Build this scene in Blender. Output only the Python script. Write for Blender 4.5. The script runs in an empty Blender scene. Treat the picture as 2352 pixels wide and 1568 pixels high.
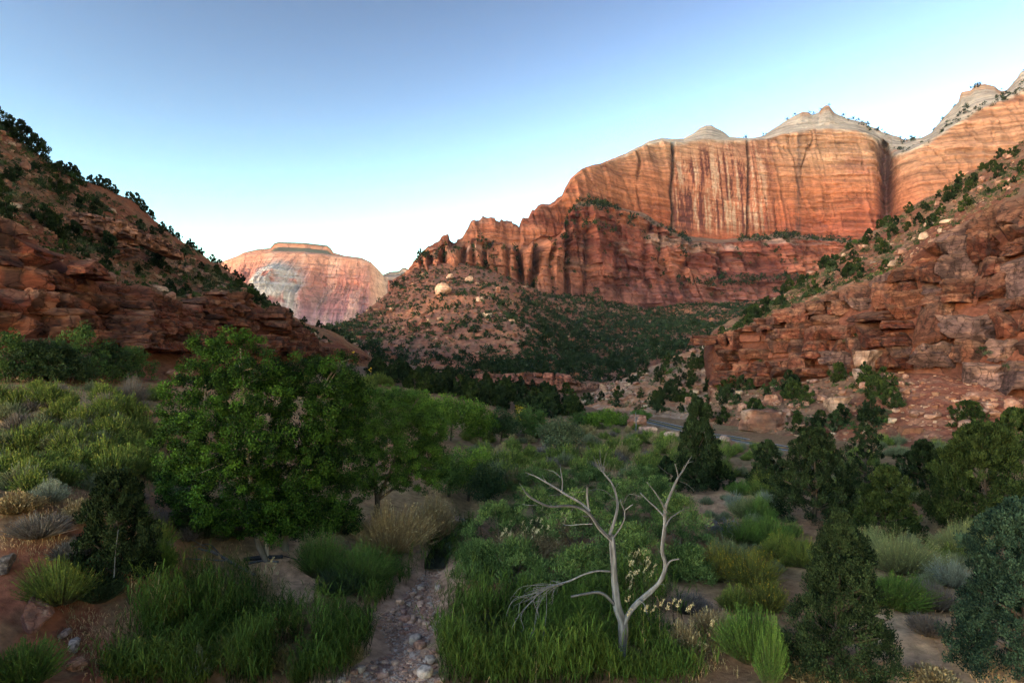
import bpy, math
import numpy as np
from mathutils import Vector, Matrix

# ------------------------------------------------------------------ camera, sky, sun, exposure
SC = bpy.context.scene
COL = SC.collection
F, CX, HY, CZ = 1401.0, 1176.0, 850.0, 12.0        # survey units: the photograph measured 2352 wide, camera 12 m above the creek bed
cam_d = bpy.data.cameras.new('camera'); cam = bpy.data.objects.new('camera', cam_d); COL.objects.link(cam)
cam.location = (0, 0, CZ); cam.rotation_euler = (math.radians(90), 0, 0)
cam_d.sensor_width = 36; cam_d.lens = F / 2352 * 36; cam_d.shift_y = (HY - 784) / 2352
cam_d.clip_start = 0.5; cam_d.clip_end = 40000
SC.camera = cam
SUN_AZ, SUN_EL = math.radians(-133), math.radians(27)    # azimuth from the view direction, clockwise
world = bpy.data.worlds.new('World'); SC.world = world; world.use_nodes = True
nt = world.node_tree; nt.nodes.clear()
wo = nt.nodes.new('ShaderNodeOutputWorld'); bg = nt.nodes.new('ShaderNodeBackground'); sky = nt.nodes.new('ShaderNodeTexSky')
sky.sky_type = 'NISHITA'; sky.sun_disc = False; sky.sun_elevation = SUN_EL; sky.sun_rotation = SUN_AZ
sky.altitude = 1300; sky.air_density = 1.6; sky.dust_density = 0.3; sky.ozone_density = 0.6
bg.inputs['Strength'].default_value = 0.04
gm = nt.nodes.new('ShaderNodeGamma'); gm.inputs[1].default_value = 2.8
wb = nt.nodes.new('ShaderNodeVectorMath'); wb.operation = 'MULTIPLY'; wb.inputs[1].default_value = (1.12, 1.0, 0.74)     # the photograph's white balance
nt.links.new(sky.outputs[0], gm.inputs[0]); nt.links.new(gm.outputs[0], wb.inputs[0]); sa = nt.nodes.new('ShaderNodeHueSaturation'); sa.inputs['Saturation'].default_value = 0.78; nt.links.new(wb.outputs[0], sa.inputs['Color']); nt.links.new(sa.outputs[0], bg.inputs[0]); nt.links.new(bg.outputs[0], wo.inputs[0])
sun_d = bpy.data.lights.new('sun', 'SUN'); sun = bpy.data.objects.new('sun', sun_d); COL.objects.link(sun)
sun_d.energy = 0.6; sun_d.angle = math.radians(25); sun_d.color = (1.0, 0.82, 0.64)
sdir = Vector((math.sin(SUN_AZ) * math.cos(SUN_EL), math.cos(SUN_AZ) * math.cos(SUN_EL), math.sin(SUN_EL)))
sun.rotation_euler = sdir.to_track_quat('Z', 'Y').to_euler()
sun.location = (0, 0, 300)
SC.view_settings.view_transform = 'Standard'; SC.view_settings.look = 'None'
SC.view_settings.exposure = -0.5; SC.view_settings.gamma = 1.0; SC.view_settings.use_curve_mapping = False
SC.cycles.max_bounces = 5; SC.cycles.diffuse_bounces = 2; SC.cycles.glossy_bounces = 2; SC.cycles.transmission_bounces = 3
SC.cycles.use_denoising = True; SC.cycles.use_adaptive_sampling = True; SC.cycles.adaptive_threshold = 0.03

# ------------------------------------------------------------------ helpers
R = np.random.default_rng(11)

def W(px, py, d):
    px = np.asarray(px, float); py = np.asarray(py, float); d = np.asarray(d, float)
    return np.stack([(px - CX) / F * d, d + 0 * px, CZ + (HY - py) / F * d], -1)

def _h(ix, iy, iz, seed):
    with np.errstate(over='ignore'):
        h = ix.astype(np.uint32) * np.uint32(374761393) + iy.astype(np.uint32) * np.uint32(668265263) + iz.astype(np.uint32) * np.uint32(2246822519) + np.uint32((seed * 3266489917) & 0xffffffff)
        h = (h ^ (h >> np.uint32(13))) * np.uint32(1274126177)
        h = (h ^ (h >> np.uint32(16))) * np.uint32(2654435761)
        h = h ^ (h >> np.uint32(15))
    return h.astype(np.float64) / 4294967295.0

def noise(P, seed=0):
    """value noise, -1..1"""
    P = np.asarray(P, float); i = np.floor(P).astype(np.int64); f = P - i; f = f * f * f * (f * (f * 6 - 15) + 10)
    ix, iy, iz = i[..., 0], i[..., 1], i[..., 2]; fx, fy, fz = f[..., 0], f[..., 1], f[..., 2]
    r = 0
    for a in (0, 1):
        for b in (0, 1):
            for c in (0, 1):
                r = r + _h(ix + a, iy + b, iz + c, seed) * (fx if a else 1 - fx) * (fy if b else 1 - fy) * (fz if c else 1 - fz)
    return r * 2 - 1

def fbm(P, o=4, seed=0, g=0.5):
    P = np.asarray(P, float); r = 0; a = 1.0; s = 0
    for k in range(o):
        r = r + a * noise(P, seed + k * 17); s += a; a *= g; P = P * 2.03 + 11.3
    return r / s

def ridged(P, o=4, seed=0, g=0.5):
    P = np.asarray(P, float); r = 0; a = 1.0; s = 0
    for k in range(o):
        r = r + a * (1 - np.abs(noise(P, seed + k * 17))); s += a; a *= g; P = P * 2.03 + 5.1
    return r / s * 2 - 1

def sst(a, b, x):
    t = np.clip((x - a) / (b - a), 0, 1); return t * t * (3 - 2 * t)

def blocky(t, z, bed, wid, seed=0, gap=0.07):
    """jointed beds: a random number for each block of a bed, and the distance to its joints (0 in the joint, 1 inside)"""
    zb = z / bed; b = np.floor(zb); fz = zb - b
    k = _h(b.astype(np.int64), 0 * b.astype(np.int64), 0 * b.astype(np.int64), seed)
    w = wid * (0.5 + 1.2 * k)
    tt = t / w + k * 37.7; c = np.floor(tt); fx = tt - c
    rnd = _h(c.astype(np.int64), b.astype(np.int64), 0 * b.astype(np.int64), seed + 5)
    ez = np.minimum(fz, 1 - fz); ex = np.minimum(fx, 1 - fx)
    e = np.minimum(sst(0, gap * 1.4, ez), sst(0, gap, ex))
    return rnd, e, k

def mix(a, b, t):
    a = np.asarray(a, float); b = np.asarray(b, float); t = np.asarray(t)[..., None]
    return a * (1 - t) + b * t

def mk_mesh(name, V, Fc, col=None, smooth=False, mats=None, mat_idx=None):
    """Fc: one (M,k) index array or a list of them"""
    V = np.asarray(V, np.float32).reshape(-1, 3)
    if not isinstance(Fc, (list, tuple)): Fc = [Fc]
    Fc = [np.asarray(f, np.int32) for f in Fc if len(f)]
    me = bpy.data.meshes.new(name)
    me.vertices.add(len(V)); me.vertices.foreach_set('co', V.ravel())
    li = np.concatenate([f.ravel() for f in Fc]); tot = np.concatenate([np.full(len(f), f.shape[1], np.int32) for f in Fc])
    st = np.concatenate([[0], np.cumsum(tot)[:-1]]).astype(np.int32)
    me.loops.add(len(li)); me.loops.foreach_set('vertex_index', li)
    me.polygons.add(len(tot)); me.polygons.foreach_set('loop_start', st)
    if mats:
        for m in mats: me.materials.append(m)
    if mat_idx is not None: me.polygons.foreach_set('material_index', np.asarray(mat_idx, np.int32))
    me.polygons.foreach_set('use_smooth', np.full(len(tot), smooth))
    if col is not None:
        ca = me.color_attributes.new('Col', 'FLOAT_COLOR', 'POINT')
        c4 = np.ones((len(V), 4), np.float32); c4[:, :3] = np.clip(np.asarray(col).reshape(-1, 3), 0.002, 0.9)
        ca.data.foreach_set('color', c4.ravel())
    me.update(calc_edges=True)
    return me

def put(name, me, parent=None, loc=None, label=None, cat=None, group=None, kind=None, rotz=None, scale=None):
    o = bpy.data.objects.new(name, me); COL.objects.link(o)
    if parent is not None: o.parent = parent
    if loc is not None: o.location = loc
    if rotz is not None: o.rotation_euler = (0, 0, rotz)
    if scale is not None: o.scale = scale if hasattr(scale, '__len__') else (scale,) * 3
    if label: o['label'] = label
    if cat: o['category'] = cat
    if group: o['group'] = group
    if kind: o['kind'] = kind
    return o

def grid_faces(nr, nc):
    i = np.arange(nr - 1)[:, None] * nc + np.arange(nc - 1)[None]; i = i.ravel()
    return np.stack([i, i + 1, i + nc + 1, i + nc], -1)

def grid_normals(P):
    du = np.gradient(P, axis=1); dv = np.gradient(P, axis=0); n = np.cross(du, dv)
    n /= np.linalg.norm(n, axis=-1, keepdims=True) + 1e-9
    flip = np.sign(-(n[..., 1])); flip[flip == 0] = 1          # towards the viewer's side of the canyon
    return n

def smooth1(a, k):
    ker = np.hanning(k + 2)[1:-1]; ker /= ker.sum(); p = np.pad(a, (k // 2, k - 1 - k // 2), 'edge')
    return np.convolve(p, ker, 'valid')

def rowc(pts, U, ks=0, kd=9):
    a = np.array(pts, float); py = np.interp(U, a[:, 0], a[:, 1]); d = np.interp(U, a[:, 0], a[:, 2])
    if ks: py = smooth1(py, ks)
    if kd: d = smooth1(d, kd)
    return py, d

def patch(rows, U, ns):
    """rows of (py, d) over the columns U -> world grid, linear between rows with ns[i] steps"""
    Ws = [W(U, r[0], r[1]) for r in rows]; out = []
    for i in range(len(rows) - 1):
        t = np.arange(ns[i]) / ns[i]
        out.append(Ws[i][None] * (1 - t)[:, None, None] + Ws[i + 1][None] * t[:, None, None])
    out.append(Ws[-1][None]); return np.concatenate(out)

# ------------------------------------------------------------------ materials
MATS = {}
def mat(name, rough=0.9, noise_scale=1.0, noise_amt=0.35, bump=0.4, bump_dist=0.1, rnd=0.0, spec=0.05, stretch=(1, 1, 1), crack=0.0, bed=0.0, crack_s=.4, bed_s=1.0, trans=0.0, col=None):
    if name in MATS: return MATS[name]
    m = bpy.data.materials.new(name); m.use_nodes = True; MATS[name] = m
    t = m.node_tree; N = t.nodes; L = t.links; N.clear()
    out = N.new('ShaderNodeOutputMaterial'); b = N.new('ShaderNodeBsdfPrincipled')
    b.inputs['Roughness'].default_value = rough; b.inputs['Specular IOR Level'].default_value = spec
    if col is None:
        at = N.new('ShaderNodeAttribute'); at.attribute_name = 'Col'; c = at.outputs['Color']
    else:
        rg = N.new('ShaderNodeRGB'); rg.outputs[0].default_value = (*col, 1); c = rg.outputs[0]
    tc = N.new('ShaderNodeTexCoord'); mp = N.new('ShaderNodeMapping'); mp.inputs['Scale'].default_value = stretch
    L.new(tc.outputs['Object'], mp.inputs[0])
    val = None
    if noise_amt:
        n1 = N.new('ShaderNodeTexNoise'); n1.inputs['Scale'].default_value = noise_scale; n1.inputs['Detail'].default_value = 6; n1.inputs['Roughness'].default_value = 0.65
        L.new(mp.outputs[0], n1.inputs['Vector'])
        mr = N.new('ShaderNodeMapRange'); mr.inputs['From Min'].default_value = 0.3; mr.inputs['From Max'].default_value = 0.7
        mr.inputs['To Min'].default_value = 1 - noise_amt; mr.inputs['To Max'].default_value = 1 + noise_amt
        L.new(n1.outputs['Fac'], mr.inputs['Value']); val = mr.outputs[0]
    if rnd:
        oi = N.new('ShaderNodeObjectInfo'); m2 = N.new('ShaderNodeMapRange'); m2.inputs['To Min'].default_value = 1 - rnd; m2.inputs['To Max'].default_value = 1 + rnd
        L.new(oi.outputs['Random'], m2.inputs['Value'])
        if val is None: val = m2.outputs[0]
        else:
            mu = N.new('ShaderNodeMath'); mu.operation = 'MULTIPLY'; L.new(val, mu.inputs[0]); L.new(m2.outputs[0], mu.inputs[1]); val = mu.outputs[0]
    if val is not None:
        vm = N.new('ShaderNodeVectorMath'); vm.operation = 'SCALE'; L.new(c, vm.inputs[0]); L.new(val, vm.inputs['Scale']); c = vm.outputs[0]
    heights = []
    if crack:      # joints: thin dark open cracks between irregular plates
        wn = N.new('ShaderNodeTexNoise'); wn.inputs['Scale'].default_value = crack_s * 2.2; wn.inputs['Detail'].default_value = 3; L.new(tc.outputs['Object'], wn.inputs['Vector'])
        wm = N.new('ShaderNodeVectorMath'); wm.operation = 'MULTIPLY_ADD'; L.new(wn.outputs['Color'], wm.inputs[0]); wm.inputs[1].default_value = (.9 / crack_s,) * 3; L.new(tc.outputs['Object'], wm.inputs[2])
        vo = N.new('ShaderNodeTexVoronoi'); vo.feature = 'DISTANCE_TO_EDGE'; vo.inputs['Scale'].default_value = crack_s; L.new(wm.outputs[0], vo.inputs['Vector'])
        vr = N.new('ShaderNodeMapRange'); vr.inputs['From Max'].default_value = .055; vr.inputs['To Min'].default_value = 1 - crack; L.new(vo.outputs['Distance'], vr.inputs['Value'])
        cm_ = N.new('ShaderNodeVectorMath'); cm_.operation = 'SCALE'; L.new(c, cm_.inputs[0]); L.new(vr.outputs[0], cm_.inputs['Scale']); c = cm_.outputs[0]; heights.append((vr.outputs[0], 1.2))
    if bed:        # thin bedding
        bm = N.new('ShaderNodeMapping'); bm.inputs['Scale'].default_value = (.12 * bed_s, .12 * bed_s, 2.2 * bed_s); bm.inputs['Rotation'].default_value = (.05, .04, 0); L.new(tc.outputs['Object'], bm.inputs[0])
        bn = N.new('ShaderNodeTexNoise'); bn.inputs['Scale'].default_value = 1.0; bn.inputs['Detail'].default_value = 7; bn.inputs['Roughness'].default_value = .7; L.new(bm.outputs[0], bn.inputs['Vector'])
        br_ = N.new('ShaderNodeMapRange'); br_.inputs['From Min'].default_value = .36; br_.inputs['From Max'].default_value = .62; br_.inputs['To Min'].default_value = 1 - bed; br_.inputs['To Max'].default_value = 1 + bed * .5; L.new(bn.outputs['Fac'], br_.inputs['Value'])
        cm_ = N.new('ShaderNodeVectorMath'); cm_.operation = 'SCALE'; L.new(c, cm_.inputs[0]); L.new(br_.outputs[0], cm_.inputs['Scale']); c = cm_.outputs[0]; heights.append((br_.outputs[0], 1.0))
    L.new(c, b.inputs['Base Color'])
    if bump:
        n2 = N.new('ShaderNodeTexNoise'); n2.inputs['Scale'].default_value = noise_scale * 1.7; n2.inputs['Detail'].default_value = 8; n2.inputs['Roughness'].default_value = 0.7
        L.new(mp.outputs[0], n2.inputs['Vector'])
        bp = N.new('ShaderNodeBump'); bp.inputs['Strength'].default_value = bump; bp.inputs['Distance'].default_value = bump_dist
        hh = n2.outputs['Fac']
        for hsock, hw_ in heights:
            ad = N.new('ShaderNodeMath'); ad.operation = 'MULTIPLY_ADD'; L.new(hsock, ad.inputs[0]); ad.inputs[1].default_value = hw_; L.new(hh, ad.inputs[2]); hh = ad.outputs[0]
        L.new(hh, bp.inputs['Height']); L.new(bp.outputs[0], b.inputs['Normal'])
    sh = b.outputs[0]
    if trans:
        tr = N.new('ShaderNodeBsdfTranslucent'); L.new(c, tr.inputs['Color']); ms = N.new('ShaderNodeMixShader'); ms.inputs[0].default_value = trans
        L.new(sh, ms.inputs[1]); L.new(tr.outputs[0], ms.inputs[2]); sh = ms.outputs[0]
    L.new(sh, out.inputs['Surface'])
    return m
M_FAR = mat('far_rock', noise_scale=0.03, noise_amt=0.28, bump=0.7, bump_dist=10, stretch=(1, 1, 1.0), crack=.4, crack_s=.008, bed=.3, bed_s=.02)
M_MASS = mat('massif_rock', noise_scale=0.09, noise_amt=0.30, bump=0.7, bump_dist=4.0, stretch=(1, 1, 2.2), crack=.22, crack_s=.024, bed=.42, bed_s=.06)
M_TALUS = mat('talus_soil', noise_scale=0.35, noise_amt=0.4, bump=0.7, bump_dist=1.0)
M_HILL = mat('hill_soil', noise_scale=0.9, noise_amt=0.4, bump=0.7, bump_dist=0.4)
M_BLOCK = mat('ledge_sandstone', noise_scale=1.3, noise_amt=0.35, bump=0.9, bump_dist=0.22, stretch=(1, 1, 2.5), rnd=0.12, crack=.5, crack_s=.42, bed=.32, bed_s=.9)
M_ROCK = mat('boulder_sandstone', noise_scale=1.8, noise_amt=0.35, bump=0.7, bump_dist=0.12, rnd=0.2)
M_BOULD = mat('big_boulder_sandstone', noise_scale=2.5, noise_amt=0.35, bump=0.9, bump_dist=0.08, rnd=0.1, crack=.4, crack_s=.9, bed=.3, bed_s=2.2)
M_GROUND = mat('valley_soil', noise_scale=2.2, noise_amt=0.4, bump=0.7, bump_dist=0.12)
M_LEAF = mat('leaves', rough=.7, spec=.07, noise_amt=0, bump=0, rnd=.18, trans=.14)
M_NEEDLE = mat('needles', rough=.85, spec=.03, noise_amt=0, bump=0, rnd=.22, trans=.03)
M_GRASS = mat('grass_blades', rough=.75, spec=.06, noise_amt=0, bump=0, rnd=.12, trans=.12)
M_BARK = mat('bark', noise_scale=6, noise_amt=.35, bump=.8, bump_dist=.03, stretch=(1, 1, .25))
M_DEAD = mat('weathered_wood', noise_scale=7, noise_amt=.4, bump=.9, bump_dist=.02, stretch=(1, 1, .2), rough=.8)
M_SCRUB = mat('far_scrub', rough=.9, spec=.03, noise_amt=0, bump=0, rnd=.25, trans=.03)

# ------------------------------------------------------------------ the valley floor
_gp = [  # px, py, height: measured points of the near ground
 (1000,1568,0,0),(1176,1500,0,0),(1500,1500,0,.15),(1800,1520,0,.6),(2150,1500,0,.8),(2352,1550,0,1.0),(2700,1450,0,1.5),
 (900,1430,0,-.2),(980,1370,0,-.35),(1050,1210,0,-.45),(1100,1150,0,-.4),(700,1450,0,.2),(500,1450,0,.5),(330,1480,0,1.2),
 (60,1500,0,1.9),(180,1400,0,2.2),(-200,1500,0,3.5),(0,1380,0,3.0),(0,1260,0,4.6),(-200,1200,0,5.5),(150,1230,0,4.7),(230,1290,0,3.4),
 (300,1200,0,4.4),(450,1180,0,3.0),(400,1260,0,2.2),(500,1330,0,.7),(640,1300,0,.5),(800,1250,0,.7),(950,1200,0,.5),(860,1190,0,.9),
 (0,1120,0,5.4),(150,1120,0,5.2),(300,1100,0,5.0),(430,1050,0,4.6),(0,1020,0,6.5),(200,1000,0,7.0),(350,990,0,6.6),(0,950,0,8.3),(180,940,0,8.6),(330,940,0,8.0),
 (420,960,0,6.5),(500,930,0,6.0),(600,960,0,3.0),(-300,950,0,8.5),
 (-300,885,52,0),(0,890,52,0),(200,890,52,0),(370,892,55,0),(-300,878,66,0),(0,882,65,0),(200,880,70,0),(380,870,90,0),(520,850,120,0),(640,840,150,0),(760,825,200,0),
 (500,890,80,0),(640,890,95,0),(780,880,130,0),(900,900,140,0),(900,860,220,0),(1000,880,190,0),
 (1050,1000,0,.2),(1200,1050,0,.1),(1200,980,0,.1),(1150,930,150,0),(1150,885,240,0),(1300,930,0,.3),(1300,890,260,0),(1420,945,0,.4),(1400,1000,0,.3),(1400,1100,0,.2),
 (1480,967,0,.5),(1600,992,0,.5),(1740,1018,0,.5),(1850,1040,0,.7),(1600,1050,0,.4),(1700,1100,0,.5),(1900,1120,0,.7),(2100,1150,0,.9),(2352,1150,0,1.2),(2352,1300,0,1.1),
 (2000,1060,0,.9),(2200,1050,0,1.2),(2352,1040,0,1.6),(2600,1040,0,2.5),(2800,1200,0,2.5),(1900,1300,0,.6),(1600,1300,0,.3),(1400,1250,0,.1),(1250,1300,0,0),
 (1500,880,330,0),(1600,960,175,0),(1176,850,500,0),(600,800,420,0),(1900,980,160,0),(2352,980,130,0)]
_gc = []
for px, py, d, z in _gp:
    if d == 0: d = (CZ - z) * F / (py - HY)
    else: z = CZ + (HY - py) / F * d
    _gc.append(((px - CX) / F, math.log(d), z))
_gc = np.array(_gc)
def _tps(r2): return 0.5 * r2 * np.log(r2 + 1e-9)
_K = _tps(((_gc[:, None, :2] - _gc[None, :, :2]) ** 2).sum(-1)); _n = len(_gc)
_A = np.zeros((_n + 3, _n + 3)); _A[:_n, :_n] = _K + 0.004 * np.eye(_n); _A[:_n, _n] = 1; _A[:_n, _n + 1:] = _gc[:, :2]; _A[_n:, :_n] = _A[:_n, _n:].T
_w = np.linalg.solve(_A, np.concatenate([_gc[:, 2], np.zeros(3)]))
STREAM = W([820, 900, 950, 985, 1010, 1060, 1090, 1100], [1640, 1500, 1400, 1330, 1270, 1200, 1160, 1100], 1.0)
STREAM = np.stack([(np.array([760, 860, 935, 985, 1010, 1050, 1075, 1090, 1110]) - CX) / F, (12.3) * F / (np.array([1700, 1540, 1420, 1330, 1270, 1205, 1165, 1120, 1040]) - HY)], -1)
STREAM[:, 0] *= STREAM[:, 1]
def seg_dist(x, y, poly):
    x = np.asarray(x, float); best = np.full(x.shape, 1e9)
    for (ax, ay), (bx, by) in zip(poly[:-1], poly[1:]):
        dx, dy = bx - ax, by - ay; t = np.clip(((x - ax) * dx + (y - ay) * dy) / (dx * dx + dy * dy), 0, 1)
        best = np.minimum(best, np.hypot(x - ax - t * dx, y - ay - t * dy))
    return best
def G0(x, y):
    x = np.asarray(x, float); y = np.asarray(y, float); yy = np.maximum(y, 6.0)
    a = np.clip(x / yy, -1.1, 1.1); b = np.clip(np.log(yy), math.log(17), math.log(420))
    sh = a.shape; a = a.ravel(); b = b.ravel(); z = np.empty_like(a)
    for s in range(0, len(a), 60000):
        q = slice(s, s + 60000)
        r2 = (a[q, None] - _gc[None, :, 0]) ** 2 + (b[q, None] - _gc[None, :, 1]) ** 2
        z[q] = _tps(r2) @ _w[:_n] + _w[_n] + a[q] * _w[_n + 1] + b[q] * _w[_n + 2]
    z = z.reshape(sh)
    far = sst(300, 480, y); z = z * (1 - far) - 6 * far
    beh = sst(14, -6, y); z = z * (1 - beh) + 0.5 * beh
    return np.clip(z, -8, 40)
def G(x, y):
    x = np.asarray(x, float); y = np.asarray(y, float)
    z = G0(x, y); P = np.stack([x, y, 0 * x], -1)
    ds = seg_dist(x, y, STREAM); z = z - 0.55 * np.exp(-(ds / 1.1) ** 2)
    near = sst(0.5, 3.0, ds) * (1 - sst(300, 400, y))
    return z + near * (0.35 * fbm(P * 0.16, 3, 3) + 0.16 * fbm(P * 0.8, 3, 4))
_ha = np.linspace(-1.15, 1.15, 760); _hb = np.geomspace(14, 420, 600)
_HA, _HB = np.meshgrid(_ha, _hb, indexing='ij'); _HZ = G(_HA * _HB, _HB); _HPY = HY + F * (CZ - _HZ) / _HB
def hit(px, py):
    """where the sight line through a measured point meets the ground"""
    px = np.atleast_1d(np.asarray(px, float)); py = np.atleast_1d(np.asarray(py, float)); a = (px - CX) / F
    k = np.clip(np.round((a - _ha[0]) / (_ha[1] - _ha[0])).astype(int), 0, len(_ha) - 1)
    c = _HPY[k] <= py[:, None]; j = np.where(c.any(1), c.argmax(1), len(_hb) - 1); j0 = np.maximum(j - 1, 0); i = np.arange(len(k))
    y0, y1 = _HPY[k, j0], _HPY[k, j]; t = np.clip((y0 - py) / (y0 - y1 + 1e-9), 0, 1); d = _hb[j0] * (1 - t) + _hb[j] * t
    return np.stack([a * d, d, G(a * d, d)], -1)
def hit1(px, py): return hit([px], [py])[0]

def inpoly(px, py, poly):
    poly = np.asarray(poly, float); x, y = np.asarray(px, float), np.asarray(py, float); c = np.zeros(x.shape, bool); j = len(poly) - 1
    for i in range(len(poly)):
        xi, yi = poly[i]; xj, yj = poly[j]
        c ^= ((yi > y) != (yj > y)) & (x < (xj - xi) * (y - yi) / (yj - yi + 1e-9) + xi); j = i
    return c
def gblob(x, y, cx, cy, rx, ry=None, p=2.0):
    ry = ry or rx; return np.exp(-(((x - cx) / rx) ** 2 + ((y - cy) / ry) ** 2) ** (p / 2))

SOIL = np.array([.21, .105, .055]); SAND = np.array([.48, .28, .16]); RED = np.array([.23, .075, .042]); DRY = np.array([.24, .155, .075]); LITTER = np.array([.13, .085, .04]); DIRTG = np.array([.10, .09, .045])
ths = np.concatenate([np.linspace(-180, -52, 40)[:-1], np.linspace(-52, 50, 620)[:-1], np.linspace(50, 180, 40)]) * math.pi / 180
ds_ = np.concatenate([np.linspace(0.5, 16, 8)[:-1], np.geomspace(16, 330, 420)[:-1], np.geomspace(330, 6300, 22)])
TH, DD = np.meshgrid(ths, ds_); gx = DD * np.sin(TH); gy = DD * np.cos(TH)
gz = G(gx, gy); rr = np.hypot(gx, gy)
gz = np.where(rr > 600, -8 - (rr > 5000) * 2, gz)
P3 = np.stack([gx, gy, gz], -1)
nlow = fbm(P3 * .09, 4, 21); nhi = fbm(P3 * .7, 4, 22)
gc = mix(SOIL, DRY, sst(-.3, .4, nlow)); gc = mix(gc, LITTER, .75 * sst(.0, .45, nhi))
spx = CX + F * gx / np.maximum(gy, 1); spy = HY + F * (CZ - gz) / np.maximum(gy, 1)    # survey coordinates of each ground point (for placing soil kinds)
hs = hit([2200, 2120, 1560, 1480, 650, 700, 800, 560, 1640, 1240, 880, 1500], [1510, 1480, 1400, 1330, 1330, 1290, 1220, 1290, 1140, 1100, 1540, 1540])
def soil_at(i, c, r, ry=None, amt=1.0):
    global gc
    m = gblob(gx, gy, hs[i, 0], hs[i, 1], r, ry); m = np.clip(sst(.18, .55, m + .22 * nhi), 0, 1) * amt; gc = mix(gc, c, m)
soil_at(0, SAND, 3.2, 4.5); soil_at(1, SAND, 3, 4); soil_at(2, SAND, 2.4, 3.2); soil_at(3, SAND, 1.6, 2.5); soil_at(4, SAND * .95, 2.6, 4); soil_at(5, SAND, 2.2, 4)
soil_at(6, SAND * .9, 2.5, 5); soil_at(8, SAND * .85, 8, 12, .8); soil_at(9, DRY, 10, 16, .6); soil_at(10, SAND, 3, 3)
redm = sst(-700, -100, -spx) * 0
lb = inpoly(spx, spy, [(-400, 1240), (180, 1215), (330, 1240), (360, 1380), (230, 1568), (-400, 1568)]) & (gy > 12) & (gy < 60)
lb = smooth1(lb.astype(float).ravel(), 5).reshape(lb.shape); gc = mix(gc, mix(RED, SOIL, sst(-.1, .4, nhi)), np.clip(lb, 0, 1) * .9)
lb = (gy > 46) & (gy < 120) & (spy < 905) & (spx < 420); gc = mix(gc, mix(RED * .9, DRY, sst(-.1, .3, nhi)), lb * .8)
lb = inpoly(spx, spy, [(60, 900), (240, 895), (345, 960), (300, 1000), (60, 1000)]) & (gy > 20); gc = mix(gc, mix([.33, .215, .11], SOIL, sst(-.1, .5, nhi)), lb * .8)
dst = seg_dist(gx, gy, STREAM); gc = mix(gc, mix([.46, .27, .17], [.33, .185, .115], sst(-.2, .3, nhi)), sst(2.6, 1.5, dst + .6 * nhi) * sst(46, 38, gy))
gc = mix(gc, [.20, .10, .058], sst(110, 200, rr)); gc = gc * (1 + .25 * fbm(P3 * 2.1, 2, 9))[..., None]
ground = put('ground', mk_mesh('ground', P3, grid_faces(*gx.shape), gc, True, [M_GROUND]), kind='structure', label='valley floor of red soil, sand and dry litter')

# ------------------------------------------------------------------ far mesa
U = np.arange(470, 1010, 1.6)
sky_r = [(470,612),(520,597),(545,588),(560,580),(590,573),(620,570),(630,559),(640,556),(700,558),(752,564),(760,571),(766,580),(790,587),(830,592),(852,602),(868,618),(880,631),(896,624),(915,623),(925,615),(932,615),(945,625),(1010,660)]
rim_r = [(470,615),(520,598),(560,584),(620,578),(700,580),(760,586),(790,589),(830,594),(852,604),(868,620),(880,634),(915,632),(945,640),(1010,670)]
def xy(r, d): return [(a, b, d) for a, b in r]
dd_m = 4000 + np.interp(U, [470, 560, 700, 850, 890, 1010], [350, 60, 0, 120, 500, 700])
py_rim = np.interp(U, *np.array(rim_r).T); py_sky = np.interp(U, *np.array(sky_r).T)
pym = np.interp(U, [470, 585, 640, 690, 740, 800, 860, 1010], [640, 640, 622, 640, 668, 660, 668, 690])
rows = [(0 * U + 800, dd_m - 420), (pym + 45, dd_m - 260), (pym, dd_m - 130), (py_rim + 3, dd_m), (py_rim, dd_m + 60), (np.minimum(py_rim, py_sky + 12), dd_m + 330), (py_sky, dd_m + 360), (py_sky + 2, dd_m + 900), (py_sky + 60, dd_m + 1500)]
P = patch(rows, U, [40, 60, 60, 6, 12, 14, 6, 6]); nr, nc = P.shape[:2]
X, Y, Z = P[..., 0], P[..., 1], P[..., 2]
wall = (1 - sst(0, 1, np.abs(np.arange(nr) - 83)[:, None] / 90.)) * np.ones((1, nc))
but = ridged(np.stack([X * .009, Y * .002, Z * .0016], -1), 4, 31) * 60 + ridged(np.stack([X * .035, Y * .004, Z * .006], -1), 3, 32) * 26 + (blocky(X, Z + 20 * noise(np.stack([X * .01, 0 * X, Z * .01], -1), 39), 60., 70., 40)[0] - .5) * 30
strata = fbm(np.stack([X * .002, Y * .002, Z * .05], -1), 3, 33) * 26
tri_x = (640 - CX) / F * 3950
pyr = np.clip(1 - np.abs(X - tri_x) / np.where(X < tri_x, 190, 300), 0, 1) * sst(830, 480, Z) * 220     # the pale buttress standing forward of the wall
P[..., 1] -= (but + strata) * wall + pyr
zz = Z + 25 * fbm(P * .006, 4, 34)
c = mix([.19, .085, .105], [.36, .14, .105], sst(330, 560, zz)); c = mix(c, [.44, .20, .125], sst(600, 760, zz + 60 * fbm(np.stack([X * .02, Y * 0, Z * .002], -1), 3, 35)))
c = mix(c, [.24, .15, .18], .8 * sst(420, 250, zz))  # purple foot of the mesa: haze and shade put into the stone colour
wh = sst(.1, .35, fbm(np.stack([X * .012, 0 * X, Z * .003], -1), 4, 36)); c = mix(c, [.52, .36, .28], wh * .3)
c = mix(c, [.36, .325, .31], sst(25, 90, pyr) * sst(.1, .5, fbm(P * .012, 3, 37) + .55)); dk = sst(.2, .5, fbm(np.stack([X * .03, 0 * X, Z * .0025], -1), 3, 38)); c = mix(c, c * .7, dk * .4)
right = sst(840, 880, U)[None] * np.ones((nr, 1)); c = mix(c, [.50, .36, .26], right * .6)
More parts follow.
